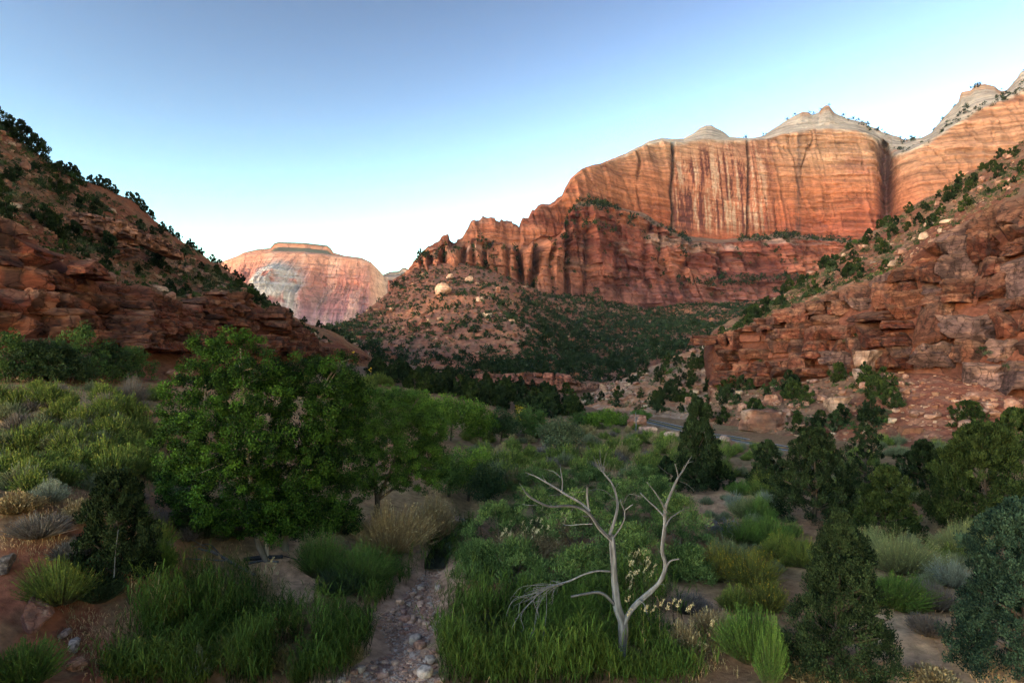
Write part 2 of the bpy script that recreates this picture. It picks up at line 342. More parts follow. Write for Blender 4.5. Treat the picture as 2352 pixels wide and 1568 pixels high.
k = np.arange(nr)[:, None] * np.ones((1, nc)); veg = sst(166, 169, k) * sst(181, 178, k); c = mix(c, [.075, .085, .05], np.clip(veg * sst(545, 640, U)[None] , 0, 1) * .92)
capb = sst(178, 180, k) * sst(190, 187, k); c = mix(c, [.36, .16, .09], capb * (np.abs(U - 695) < 75)[None] * .9); c = mix(c, [.08, .085, .05], sst(187, 189, k))
put('far_mesa', mk_mesh('far_mesa', P, grid_faces(nr, nc), c, False, [M_FAR]), kind='structure', label='distant flat topped mesa of pink and white sandstone')

# ------------------------------------------------------------------ the great wall: spires, terraces, upper wall and pale domes
U = np.arange(890, 2640, 2.0)
base_r = [(880,650,775),(950,612,790),(1000,600,800),(1060,602,800),(1110,614,805),(1150,630,810),(1200,659,820),(1280,674,850),(1360,694,880),(1430,709,910),(1500,714,940),(1600,712,990),(1700,700,1040),(1780,697,1070),(1900,690,1090),(2100,640,1100),(2352,560,1080),(2640,500,1050)]
sky_r = [(880,660),(925,632),(945,612),(952,600),(966,580),(990,560),(1008,552),(1015,541),(1030,537),(1033,552),(1042,556),(1063,548),(1073,530),(1083,511),(1095,505),(1108,498),(1122,503),(1140,502),(1160,510),(1187,511),(1192,517),(1200,503),(1214,500),(1226,477),(1236,467),(1258,462),(1275,457),(1290,446),(1298,427),(1312,410),(1335,387),(1352,382),(1380,376),(1440,351),(1470,335),(1490,324),(1520,318),(1545,320),(1570,320),(1590,308),(1608,294),(1622,288),(1635,288),(1652,298),(1675,314),(1700,316),(1730,317),(1755,311),(1775,297),(1800,280),(1830,262),(1842,257),(1856,257),(1866,263),(1880,258),(1890,246),(1897,242),(1905,243),(1915,256),(1930,266),(1950,274),(1985,281),(1995,290),(2020,300),(2050,310),(2078,322),(2095,317),(2115,318),(2138,306),(2158,280),(2180,255),(2200,236),(2208,212),(2228,208),(2240,196),(2262,194),(2285,198),(2300,210),(2312,208),(2322,196),(2335,180),(2345,165),(2365,158),(2440,90),(2640,60)]
rim_r = [(880,663),(1280,462),(1290,451),(1310,420),(1335,393),(1380,381),(1440,357),(1490,331),(1520,324),(1570,327),(1620,320),(1680,322),(1760,320),(1800,308),(1870,298),(1950,298),(2000,312),(2030,330),(2050,352),(2075,350),(2090,346),(2130,326),(2200,282),(2260,247),(2310,227),(2352,205),(2440,160),(2640,120)]
lip_r = [(880,655),(1250,480),(1290,476),(1330,474),(1400,480),(1480,500),(1560,550),(1650,560),(1720,556),(1800,545),(1870,552),(1950,562),(2050,560),(2200,500),(2352,450),(2640,400)]
py_b, d_b = rowc(base_r, U, 9, 25); py_s = np.interp(U, *np.array(sky_r).T); py_r = np.interp(U, *np.array(rim_r).T); py_s = py_s + sst(1330, 1270, U) * sst(920, 960, U) * (4.5 * fbm(np.stack([U * .11, 0 * U, 0 * U], -1), 3, 157) + 3 * np.sign(noise(np.stack([U * .07, 0 * U + 3, 0 * U], -1), 158)) * .8); py_l = smooth1(np.interp(U, *np.array(lip_r).T), 15)
kk = smooth1(np.interp(U, [880, 1000, 1290, 1420], [.22, .28, .55, 1]), 31)
low = sst(1330, 1270, U)      # left of the upper wall only the spire ridge is left
py_r = np.maximum(py_r, py_s); py_r = py_r * (1 - low) + low * (py_s + .05 * (py_b - py_s)); py_l = py_l * (1 - low) + low * (py_b + .55 * (py_s - py_b))
py_wb = (py_l - 10) * (1 - low) + low * (py_b + .6 * (py_s - py_b))
gap = np.exp(-((U - 2034) / 16) ** 2)
step2 = sst(2040, 2120, U) * 60
rows = [(py_b + 60, d_b - 40), (py_b, d_b), (py_b + .5 * (py_l - py_b), d_b + 45 * kk), (py_l, d_b + 95 * kk), (py_wb, d_b + 165 * kk + 40 * gap - step2), (py_r + .35 * (py_wb - py_r), d_b + 195 * kk + 110 * gap - step2), (py_r, d_b + 225 * kk + 130 * gap - step2), (py_r * .6 + py_s * .4, d_b + 320 * kk - step2), (py_s, d_b + 430 * kk - step2), (py_s + 14, d_b + 560 * kk), (py_s + 160, d_b + 900)]
ns = [8, 62, 62, 8, 70, 52, 14, 16, 6, 6]
P = patch(rows, U, ns); nr, nc = P.shape[:2]; k = np.arange(nr)[:, None] * np.ones((1, nc)); cs = np.cumsum([0] + ns)
X, Y, Z = P[..., 0].copy(), P[..., 1].copy(), P[..., 2].copy(); PX = U[None] * np.ones((nr, 1))
lowc = sst(cs[1] - 6, cs[1], k) * sst(cs[3] + 6, cs[3] - 4, k); upc = sst(cs[4] - 3, cs[4] + 3, k) * sst(cs[6] + 6, cs[6] - 3, k); dome = sst(cs[6] - 1, cs[6] + 4, k) * sst(cs[9], cs[8], k)
spire = (sst(1330, 1240, PX))
tt = X + .35 * Y; wz = Z + 10 * fbm(np.stack([X * .008, Y * .008, Z * .008], -1), 3, 41)
b1, e1, k1 = blocky(tt + 9 * noise(np.stack([X * .02, 0 * X, Z * .02], -1), 44), wz, 19., 34., 42, .10); b2, e2, k2 = blocky(tt + 4 * noise(np.stack([X * .05, 0 * X, Z * .05], -1), 45), wz, 6.0, 12., 43, .12)
fins = ridged(np.stack([tt * .017, 0 * X, Z * .0016], -1), 3, 46, .45)
fins2 = ridged(np.stack([tt * .045, 0 * X, Z * .006], -1), 3, 47)
bedn = fbm(np.stack([X * .004, Y * .004, wz * .085], -1), 3, 48)
jn = noise(np.stack([tt * .03, 0 * X, Z * .012], -1), 147); joint = sst(.10, .0, np.abs(noise(np.stack([tt * .028 + .5 * jn, 0 * X + 4, Z * .003], -1), 148))) * sst(-.3, .2, noise(np.stack([tt * .01, 0 * X, Z * .02], -1), 149))
bedf = fbm(np.stack([X * .01, Y * .01, wz * .22], -1), 3, 150)
crev = 0
for cpx, cw_, ca_ in ((972, 5, .5), (1000, 5, .6), (1036, 6, 1.0), (1068, 7, 1.0), (1104, 5, .6), (1132, 7, .9), (1166, 6, .8), (1194, 7, 1.1), (1232, 9, 1.2), (1268, 6, .7), (1304, 8, 1.0), (1352, 7, .7), (1420, 8, .8), (1500, 7, .6), (1570, 8, .7), (1660, 9, .7), (1760, 8, .6), (1850, 9, .7)):
    wob = cpx + 16 * noise(np.stack([Z * .018, 0 * X + cpx * .37, 0 * X], -1), 153) + (.06 * (PX * 0 + 300) - .06 * (Z - 50)) * (1 if cpx % 4 else -1) * .5
    crev = np.maximum(crev, ca_ * np.exp(-((PX - wob) / cw_) ** 2) * (.55 + .45 * sst(-.4, .2, noise(np.stack([Z * .012, 0 * X + cpx * .71, 0 * X], -1), 154))))
rel = lowc * (-46 * crev * (.5 + .5 * spire) + fins * (15 + 26 * spire) + fins2 * (8 + 5 * spire) + (b1 - .5) * 13 + (b2 - .5) * 5 + bedn * 12 + bedf * 3.5 - joint * 9)
n_al = fbm(np.stack([X * .007, 0 * X, Z * .009], -1), 3, 151); al1 = np.abs(noise(np.stack([X * .011, 0 * X + 31, Z * .006 + .0022 * X], -1), 152)); alc = sst(.0, .10, al1) * 1.0 - 1.0 + .5 * np.sign(noise(np.stack([X * .011, 0 * X + 31, Z * .006 + .0022 * X], -1), 152)) * sst(.0, .1, al1)
rel += upc * (1 - .6 * sst(1540, 1570, PX) * sst(1760, 1725, PX)) * (fins * 9 * sst(1600, 1400, PX) + fins2 * (3.6 + 3.5 * sst(1500, 1350, PX) + 3 * sst(2060, 2140, PX)) + bedn * 6 + bedf * 2.5 - joint * 10 * sst(-.1, .3, n_al) + alc * 3.5 + (b1 - .5) * 4.0 * sst(.4, .6, fbm(np.stack([X * .006, 0 * X, Z * .006], -1), 3, 49) + .45) * e1 + 8 * fbm(np.stack([X * .012, 0 * X, Z * .006], -1), 3, 50))
crack = np.exp(-((PX - 1543 + 3 * noise(np.stack([Z * .02, 0 * X, 0 * X], -1), 51)) / 4.) ** 2) + .8 * np.exp(-((PX - 1720 + 3 * noise(np.stack([Z * .03, 0 * X, 0 * X + 3], -1), 52)) / 3.5) ** 2)
rel -= upc * crack * 14
rel += dome * (fbm(np.stack([X * .02, Y * .02, Z * .14], -1), 3, 53) * 5)
P[..., 1] -= rel; P[..., 0] += rel * .25 * (noise(np.stack([X * .01, Y * .01, Z * .01], -1), 54))
P[..., 2] += (1 - lowc - upc).clip(0, 1) * 3 * fbm(np.stack([X * .03, Y * .03, 0 * X], -1), 4, 55) * sst(cs[9], cs[8] - 4, k) * sst(0, cs[1], k)
jag = spire * lowc; P[..., 2] += jag * sst(cs[3] - 10, cs[3], k) * 3 * fbm(np.stack([X * .06, 0 * X, Z * .06], -1), 3, 56)
# colour of the stone: dark maroon terraces, orange wall, tan upper beds, grey caps
hz = (Z - CZ) / Y * F                                   # height above the eye as the survey measured it
n1 = fbm(np.stack([X * .011, Y * .011, Z * .02], -1), 4, 61); n2 = fbm(np.stack([X * .05, Y * .05, Z * .12], -1), 3, 62)
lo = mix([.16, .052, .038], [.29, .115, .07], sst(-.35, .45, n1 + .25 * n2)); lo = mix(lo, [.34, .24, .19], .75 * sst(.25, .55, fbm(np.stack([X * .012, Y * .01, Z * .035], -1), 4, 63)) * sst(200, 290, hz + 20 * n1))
lo = lo * np.array([.95, .85, .85]) * (1 - .35 * np.clip(crev, 0, 1)[..., None]) * (0.78 + .44 * b1[..., None]) * (.85 + .3 * b2[..., None]) * (1 - .5 * joint[..., None]) * (1 + .3 * bedf[..., None])  # the crevice term paints their shade into the stone colour
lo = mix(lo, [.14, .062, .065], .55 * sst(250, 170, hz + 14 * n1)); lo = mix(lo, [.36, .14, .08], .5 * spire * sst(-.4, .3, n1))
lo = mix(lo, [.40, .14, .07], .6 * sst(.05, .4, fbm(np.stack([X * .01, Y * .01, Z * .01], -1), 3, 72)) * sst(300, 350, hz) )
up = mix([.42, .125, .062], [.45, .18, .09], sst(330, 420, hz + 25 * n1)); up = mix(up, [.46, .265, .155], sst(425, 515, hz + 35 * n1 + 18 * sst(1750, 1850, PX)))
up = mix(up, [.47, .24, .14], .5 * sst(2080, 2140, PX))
up = mix(up, [.30, .10, .07], .45 * sst(.1, .5, fbm(np.stack([X * .008, Y * .008, Z * .03], -1), 4, 64)))
up = up * (1 + .30 * bedn + .22 * bedf - .18 * (alc < -.75))[..., None] * (.9 + .2 * b1)[..., None]
vs = np.stack([X * .22 + .4 * noise(np.stack([X * .03, 0 * X, Z * .02], -1), 164), 0 * X, Z * .010], -1); st_ = fbm(vs, 4, 65, .65); vs2 = fbm(np.stack([X * .05, 0 * X, Z * .004], -1), 3, 66)
zone = sst(1535, 1560, PX) * sst(1790, 1730, PX) * sst(545, 470, hz + 0 * X + 40 * noise(np.stack([X * .05, 0 * X, 0 * X], -1), 67)) * sst(300, 345, hz)
zone2 = sst(1330, 1400, PX) * sst(2360, 2250, PX) * .5
dkm = sst(.10, .24, st_ + .5 * vs2); ltm = sst(.10, .28, -st_ - .2 * vs2)
up = mix(up, [.52, .22, .13], zone * .6); up = mix(up, [.16, .055, .045], np.clip(dkm * zone * 1.0 + .28 * dkm * zone2, 0, .95)); up = mix(up, [.66, .45, .30], ltm * zone * .95)
up = mix(up, [.07, .045, .04], np.clip(crack * 0.85, 0, .9)); up = mix(up, [.10, .07, .06], .7 * np.exp(-((PX - 1832) / 7.) ** 2) * sst(.0, .3, st_ + .35)); up = mix(up, [.19, .085, .08], .75 * gap * np.ones_like(k))
gr = mix([.40, .335, .27], [.29, .245, .21], sst(-.2, .4, fbm(np.stack([X * .01, Y * .01, Z * .11], -1), 4, 68))); gr = mix(gr, [.40, .19, .10], .6 * sst(.25, .5, n1) * sst(1960, 2010, PX) * sst(2110, 2070, PX))
capr = (np.abs(PX - 1899) < 17) | (np.abs(PX - 1848) < 12) | ((PX > 2205) & (PX < 2310)); capz = sst(14, 8, (PX * 0 + (HY - py_s)[None]) - hz); gr = mix(gr, [.34, .19, .11], capr * capz * .7)
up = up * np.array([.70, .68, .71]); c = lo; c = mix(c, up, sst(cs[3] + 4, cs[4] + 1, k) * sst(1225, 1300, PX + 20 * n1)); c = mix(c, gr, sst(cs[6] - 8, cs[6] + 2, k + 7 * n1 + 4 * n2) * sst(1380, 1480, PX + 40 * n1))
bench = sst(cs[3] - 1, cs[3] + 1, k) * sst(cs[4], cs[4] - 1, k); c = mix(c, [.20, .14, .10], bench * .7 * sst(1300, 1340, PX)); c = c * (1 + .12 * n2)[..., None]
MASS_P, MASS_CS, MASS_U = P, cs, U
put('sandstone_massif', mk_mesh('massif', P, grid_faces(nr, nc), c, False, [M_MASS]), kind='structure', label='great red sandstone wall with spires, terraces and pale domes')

# ------------------------------------------------------------------ rubble hill below it
U = np.arange(690, 1960, 3.0)
toe = [(690,870,280),(800,838,285),(870,842,270),(950,862,255),(1040,866,250),(1200,872,250),(1300,890,255),(1400,885,275),(1450,855,310),(1500,825,340),(1640,808,370),(1800,800,380),(1960,800,380)]
top = [(690,780,470),(770,742,560),(820,716,620),(870,686,680),(900,660,720),(930,628,760),(950,606,785),(1000,594,795),(1060,596,795),(1110,608,800),(1150,622,808),(1200,648,817),(1280,666,845),(1360,684,875),(1430,699,905),(1500,705,935),(1600,702,985),(1700,690,1035),(1800,686,1065),(1960,680,1085)]
tp, td = rowc(toe, U, 9, 15); qp, qd = rowc(top, U, 0, 15)
bul = 70 * np.exp(-((U - 1180) / 110.) ** 2) - 60 * np.exp(-((U - 1480) / 120.) ** 2); bul1 = 40 * np.exp(-((U - 1230) / 80.) ** 2) - 50 * np.exp(-((U - 1470) / 90.) ** 2)
mp = lambda f, b: (tp + f * (qp - tp), td * (1 - f) ** 1.0 + f * qd - b)
rows = [(tp + 25, td - 12), (tp, td), mp(.3, bul1), mp(.6, bul), mp(.85, bul * .4), (qp, qd), (qp + 12, qd + 60), (qp + 90, qd + 300)]
P = patch(rows, U, [4, 45, 45, 40, 25, 4, 4]); nr, nc = P.shape[:2]
for _ in range(6): P[1:-1] = (P[:-2] + 2 * P[1:-1] + P[2:]) / 4
X, Y, Z = P[..., 0].copy(), P[..., 1].copy(), P[..., 2].copy()
fade = sst(nr - 1, nr - 16, np.arange(nr))[:, None]
P[..., 2] += fade * (5 * fbm(np.stack([X * .02, Y * .02, 0 * X], -1), 4, 71) + 1.6 * ridged(np.stack([X * .12, Y * .12, 0 * X], -1), 3, 73)) - fade * 7 * ridged(np.stack([X * .011 + Y * .004, Y * .002, 0 * X], -1), 2, 74)
n1 = fbm(P * .02, 4, 75); n2 = fbm(P * .2, 3, 76)
c = mix([.17, .052, .032], [.175, .075, .052], sst(-.4, .4, n1)); c = mix(c, [.25, .145, .105], .4 * sst(.15, .4, n2)); c = mix(c, [.33, .12, .065], .7 * sst(.1, .4, fbm(P * .012, 3, 77))); c = mix(c, [.13, .085, .06], .55 * sst(.05, .4, -n2))
TAL = P
put('rubble_hillside', mk_mesh('rubble_hillside', P, grid_faces(nr, nc), c, False, [M_TALUS]), kind='structure', label='hillside of pale rubble and red soil dotted with dark shrubs')

# ------------------------------------------------------------------ knoll beyond the road
U = np.arange(1270, 1800, 3.0)
ktoe = [(1270,965,215),(1330,945,205),(1400,955,175),(1480,966,150),(1560,972,148),(1640,966,145),(1800,960,140)]
ktop = [(1270,940,262),(1320,915,262),(1360,900,255),(1400,884,250),(1450,858,252),(1500,843,258),(1560,815,268),(1640,785,280),(1720,770,285),(1800,770,290)]
tp, td = rowc(ktoe, U, 9, 15); qp, qd = rowc(ktop, U, 0, 15)
mp = lambda f, b: (tp + f * (qp - tp), td * (1 - f) + f * qd - b)
rows = [(tp + 20, td - 5), (tp, td), mp(.5, 8), (qp, qd), (qp + 10, qd + 25), (qp + 60, qd + 80)]
P = patch(rows, U, [3, 40, 40, 4, 4]); nr, nc = P.shape[:2]
X, Y, Z = P[..., 0].copy(), P[..., 1].copy(), P[..., 2].copy(); fade = sst(nr - 1, nr - 9, np.arange(nr))[:, None]
P[..., 2] += fade * (2.2 * fbm(np.stack([X * .05, Y * .05, 0 * X], -1), 4, 81) + .7 * ridged(np.stack([X * .25, Y * .25, 0 * X], -1), 3, 83))
n1 = fbm(P * .05, 4, 85); n2 = fbm(P * .4, 3, 86)
c = mix([.34, .15, .08], [.28, .17, .12], sst(-.3, .4, n1)); c = mix(c, [.40, .29, .22], .55 * sst(.15, .45, n2)); c = mix(c, [.12, .08, .055], .5 * sst(.1, .4, -n2))
KN = P
put('knoll', mk_mesh('knoll', P, grid_faces(nr, nc), c, False, [M_TALUS]), kind='structure', label='orange earth knoll with boulders beyond the road')

# ------------------------------------------------------------------ jointed ledges: blocks laid along a cliff
def rounded_box(n=5, p=5.0):
    g = np.linspace(-1, 1, n); V = []; Fq = []
    for ax in range(3):
        for s in (-1, 1):
            a, b = np.meshgrid(g, g); q = np.zeros((n, n, 3)); q[..., ax] = s; q[..., (ax + 1) % 3] = a; q[..., (ax + 2) % 3] = b
            f = grid_faces(n, n) + len(V) * n * n
            Fq.append(f if s > 0 else f[:, ::-1]); V.append(q.reshape(-1, 3))
    V = np.concatenate(V); Fq = np.concatenate(Fq)
    key = np.round(V * 1000).astype(np.int64); _, idx, inv = np.unique(key, axis=0, return_index=True, return_inverse=True)
    V = V[idx]; Fq = inv.ravel()[Fq]
    r = (np.abs(V) ** p).sum(1) ** (1 / p); return V / r[:, None] * .45 + V * .55 * .98, Fq
RB, RBF = rounded_box(13, 14.0)
RB4, RBF4 = rounded_box(7, 12.0)

def block(corn, depth, out, seed, rough=.1, tint=None, parent=None, small=False, name='rock_block'):
    """corn: four front corners (bl, br, tr, tl); extruded back by depth"""
    V, Fq = (RB4, RBF4) if small else (RB, RBF)
    s = (V[:, 0] + 1) / 2; t = (V[:, 2] + 1) / 2; r = (V[:, 1] + 1) / 2
    bl, br, tr, tl = corn
    P = (bl[None] * ((1 - s) * (1 - t))[:, None] + br[None] * (s * (1 - t))[:, None] + tr[None] * (s * t)[:, None] + tl[None] * ((1 - s) * t)[:, None])
    P = P - out[None] * (r * depth)[:, None]
    ctr = P.mean(0); q = P - ctr; size = np.linalg.norm(br - bl)
    qn = ctr * 3.1 + q
    dsp = fbm(qn * .55 / max(rough, .3), 3, seed) * rough * 1.7 + fbm(np.stack([qn[:, 0] * .3, qn[:, 1] * .3, qn[:, 2] * 3.0], -1), 2, seed + 3) * rough * .9
    nn = q / (np.linalg.norm(q, axis=1, keepdims=True) + 1e-6); P = P + nn * dsp[:, None]
    # one or two corners broken off
    for _ in range(3):
        a = R.normal(size=3); a[2] = abs(a[2]) * .8; a /= np.linalg.norm(a); a = a if np.dot(a, out) > -.3 else -a
        pr = (P - ctr) @ a; lim = np.percentile(pr, R.uniform(72, 92)); P = P - a[None] * (np.clip(pr - lim, 0, None) * .95)[:, None]
    n1 = fbm(np.stack([P[:, 0] * .5, P[:, 1] * .5, P[:, 2] * 1.4], -1), 3, 91); st = fbm(np.stack([P[:, 0] * 1.1, P[:, 1] * 1.1, P[:, 2] * .12], -1), 3, 92)
    base = tint if tint is not None else np.array([.24, .085, .052])
    c = base[None] * (1 + .35 * n1)[:, None]; c = mix(c, [.045, .024, .02], .85 * sst(.0, .3, st)); c = mix(c, [.32, .15, .09], .4 * sst(.15, .5, n1 - st * .4)); top_ = sst(.6, .95, t)
    c = mix(c, [.27, .14, .09], .3 * top_)  # upper part of each block lightened in the colour, as if lit
    o = np.array(ctr); me = mk_mesh(name, P - o, Fq, c, False, [M_BLOCK]); ob = put(name, me, parent, o)
    return ob

def ledge(parent, U0, U1, bot, top, wm, hm, tint_f, depth=3.0, pro=.8, rough=.12, skip=.05, seed=0, gapf=.02, jit=.10, level=False):
    """bot/top: polylines of (px, py, d). The face is parted by joints again and again into blocks about wm (m) wide and hm (m) high"""
    rg = np.random.default_rng(seed); cells = []
    bot = np.array(bot, float); top = np.array(top, float)
    Zs = np.concatenate([W(a[:, 0], a[:, 1], a[:, 2])[(a[:, 0] > U0 - 40) & (a[:, 0] < U1 + 40), 2] for a in (bot, top)]); z0_, z1_ = Zs.min() - .3, Zs.max() + .3
    def vz(u, v):
        if not level: return v
        b = CZ + (HY - np.interp(u, bot[:, 0], bot[:, 1])) / F * np.interp(u, bot[:, 0], bot[:, 2]); t = CZ + (HY - np.interp(u, top[:, 0], top[:, 1])) / F * np.interp(u, top[:, 0], top[:, 2]); return (z0_ + v * (z1_ - z0_) - b) / (t - b)
    def pt(u, v, clip=True):
        v = vz(u, v); v = min(max(v, 0), 1.03) if clip and level else v
        b = W(u, np.interp(u, bot[:, 0], bot[:, 1]), np.interp(u, bot[:, 0], bot[:, 2])); t = W(u, np.interp(u, top[:, 0], top[:, 1]), np.interp(u, top[:, 0], top[:, 2])); return b * (1 - v) + t * v
    def split(u0, u1, v0, v1, p, lev):
        um, vm = (u0 + u1) / 2, (v0 + v1) / 2
        w = np.linalg.norm(pt(u1, vm, False) - pt(u0, vm, False)); h = np.linalg.norm(pt(um, v1, False) - pt(um, v0, False)); f = rg.uniform(.6, 1.5)
        if w > wm * f and (w / wm > h / hm or h < hm * f):
            c = rg.uniform(.35, .65); n = u0 + c * (u1 - u0); a, b = rg.normal(0, pro * .42, 2) * (.75 ** max(lev - 3, 0)) if lev > 2 else (0, 0)
            split(u0, n, v0, v1, p + a, lev + 1); split(n, u1, v0, v1, p + b, lev + 1)
        elif h > hm * f:
            c = rg.uniform(.3, .7); n = v0 + c * (v1 - v0); a, b = rg.normal(0, pro * .42, 2) * (.75 ** max(lev - 3, 0)) if lev > 2 else (0, 0)
            split(u0, u1, v0, n, p + a, lev + 1); split(u0, u1, n, v1, p + b, lev + 1)
        else: cells.append((u0, u1, v0, v1, p, w, h))
    split(U0, U1, 0, 1, pro * .6, 0 if not level else -2)
    for (ua, ub, v0, v1, p, w, h) in cells:
        if rg.random() < skip: continue
        if level:
            va, vb = vz((ua + ub) / 2, v0), vz((ua + ub) / 2, v1)
            if vb < .06 or va > .97 or (min(vb, 1.03) - max(va, 0)) < .3 * (vb - va): continue
        j = lambda: rg.uniform(-jit, jit) * (v1 - v0); ju = lambda: rg.uniform(-jit, jit) * (ub - ua)
        c4 = [pt(ua + ju(), v0 + j()), pt(ub + ju(), v0 + j()), pt(ub + ju(), v1 + j()), pt(ua + ju(), v1 + j())]
        al = c4[1] - c4[0]; outv = np.array([al[1], -al[0], 0]); outv /= np.linalg.norm(outv) + 1e-9
        if outv[1] > 0: outv = -outv
        a = math.radians(rg.normal(0, 9)); outv = np.array([outv[0] * math.cos(a) - outv[1] * math.sin(a), outv[0] * math.sin(a) + outv[1] * math.cos(a), 0])
        pp = max(p, -.8 * depth); g = gapf * (c4[1] - c4[0]) * .5
        c4 = [c4[0] + g + outv * (pp + rg.uniform(-.12, .12) * pro), c4[1] - g + outv * (pp + rg.uniform(-.12, .12) * pro), c4[2] - g + outv * (pp + rg.uniform(-.3, .12) * pro), c4[3] + g + outv * (pp + rg.uniform(-.3, .12) * pro)]
        block(c4, depth + pp, outv, int(rg.integers(1e6)), rough * min(1.6, max(.35, min(w, h) / 2.5)), tint_f((ua + ub) / 2, (v0 + v1) / 2, rg), parent, max(w, h) / c4[0][1] * F < 36)
    return len(cells)

# ------------------------------------------------------------------ left hillside
U = np.concatenate([np.arange(-1500, -60, 14.), np.arange(-60, 930, 2.6)])
l_sky = [(-1500,-420,170),(-600,-40,150),(-200,175,140),(0,290,150),(40,318,152),(100,360,156),(160,397,162),(220,426,170),(300,462,182),(350,502,190),(400,537,200),(450,580,215),(500,610,230),(540,635,245),(580,667,258),(620,697,270),(660,725,284),(700,741,300),(740,753,312),(790,776,326),(830,806,335),(870,830,340),(930,868,345)]
l_ct = [(-1500,100,75),(-200,440,78),(0,500,80),(80,555,83),(150,608,88),(230,645,94),(300,690,101),(400,702,115),(500,672,133),(560,680,144),(600,704,150),(640,742,160),(700,788,186),(780,790,230),(860,826,270),(930,866,290)]
l_cb = [(-1500,830,62),(-200,800,68),(0,800,71),(150,800,78),(260,800,85),(400,810,107),(500,812,122),(560,812,132),(640,822,151),(700,815,176),(780,808,220),(860,832,262),(930,868,285)]
l_toe = [(-1500,905,56),(-200,884,63),(0,884,65),(200,882,71),(380,874,90),(520,854,120),(640,846,146),(760,828,196),(860,838,255),(930,872,282)]
yt, dt = rowc(l_toe, U, 9, 9); yb, db = rowc(l_cb, U, 9, 9); yc, dc = rowc(l_ct, U, 9, 9); ys, dsk = rowc(l_sky, U, 0, 9)
m = lambda f: (yc + f * (ys - yc), dc + f * (dsk - dc))
rows = [(yt + 30, dt - 6), (yt, dt), (yb, db + 1.5), (yc, dc + 2.2), m(.35), m(.7), (ys, dsk), (ys + 6, dsk + 14), (ys + 60, dsk + 90)]
ns = [3, 24, 60, 48, 48, 40, 4, 5]; P = patch(rows, U, ns); nr, nc = P.shape[:2]; cs = np.cumsum([0] + ns); k = np.arange(nr)[:, None] * np.ones((1, nc))
X, Y, Z = P[..., 0].copy(), P[..., 1].copy(), P[..., 2].copy()
cl = sst(cs[2] - 4, cs[2] + 3, k) * sst(cs[3] + 3, cs[3] - 4, k); sl = sst(cs[3] - 3, cs[3] + 6, k) * sst(cs[6] + 5, cs[6] - 1, k); se = sst(cs[0], cs[1] + 4, k) * sst(cs[2] + 2, cs[2] - 6, k)
b1, e1, k1 = blocky(X * .8 + Y * .5 + 1.0 * noise(P * .3, 5), Z + .8 * noise(P * .12, 6), 1.5, 3.0, 101, .12)
P[..., 1] -= cl * ((b1 - .5) * 1.4 * e1 - (1 - e1) * .5 + 1.1 * fbm(P * .2, 3, 102) - .6)
stp = np.abs((Z * .16 + .6 * noise(P * .05, 7)) % 1 - .5) * 2
P[..., 2] += sl * (1.6 * fbm(np.stack([X * .07, Y * .07, 0 * X], -1), 4, 103) + .55 * ridged(np.stack([X * .35, Y * .35, Z * .5], -1), 3, 104)) + se * .5 * fbm(P * .4, 3, 105)
P[..., 1] -= sl * 1.6 * sst(.3, .7, stp)
n1 = fbm(P * .06, 4, 106); n2 = fbm(P * .5, 4, 107)
c = mix([.17, .055, .03], [.18, .092, .052], sst(-.35, .3, n1)); c = mix(c, [.26, .13, .08], .42 * sst(.1, .45, n2)); c = mix(c, [.10, .062, .04], .5 * sst(.05, .45, -n2))
c = mix(c, np.array([.14, .046, .028]) * np.ones_like(P) * (.75 + .5 * b1)[..., None], cl); c = mix(c, [.15, .05, .03], se * .6)
HL = P; HLcs = cs; HLU = U
hill_left = put('hillside_left', mk_mesh('hillside_left', P, grid_faces(nr, nc), c, False, [M_HILL]), kind='structure', label='steep red hillside with jointed sandstone ledges on the left')
def tintL(u, v, rg):
    b = np.array([.15, .043, .024]) * rg.uniform(.65, 1.25); b[1:] *= rg.uniform(.9, 1.2)
    if v > .75: b = b * .7 + np.array([.22, .105, .065]) * .3
    return b
nb = ledge(hill_left, -60, 330, l_cb, l_ct, 6.4, 4.8, tintL, 5.5, 2.4, .34, .05, seed=5, level=True)
nb += ledge(hill_left, 330, 690, l_cb, l_ct, 4.8, 2.7, tintL, 5.5, 2.5, .32, .16, seed=6, level=True)
nb += ledge(hill_left, 660, 850, [(660,832,160),(700,828,172),(780,820,214),(860,842,256)], [(660,800,164),(700,796,178),(780,800,222),(860,830,266)], 5.0, 1.5, tintL, 5.0, 1.6, .28, .12, seed=7)
# thin bedded outcrop half way up, a brick-like face of many courses
ub = [(165,592,118),(250,592,121),(330,590,126)]; ut = [(165,525,119),(250,538,122),(330,556,127)]
nb += ledge(hill_left, 168, 322, ub, ut, 4.5, .62, lambda u, v, rg: np.array([.20, .075, .045]) * rg.uniform(.85, 1.2), 3.0, .16, .05, .0, seed=8, jit=.03)
cb_ = [(90,520,117),(170,524,119),(250,536,121),(330,556,126),(400,586,135),(430,600,140)]; ct_ = [(90,498,119),(170,488,121),(250,496,123),(330,524,128),(400,560,137),(430,580,142)]
nb += ledge(hill_left, 100, 425, cb_, ct_, 2.6, 1.3, lambda u, v, rg: np.array([.34, .145, .088]) * rg.uniform(.8, 1.2), 3.0, 1.1, .18, .12, seed=9)

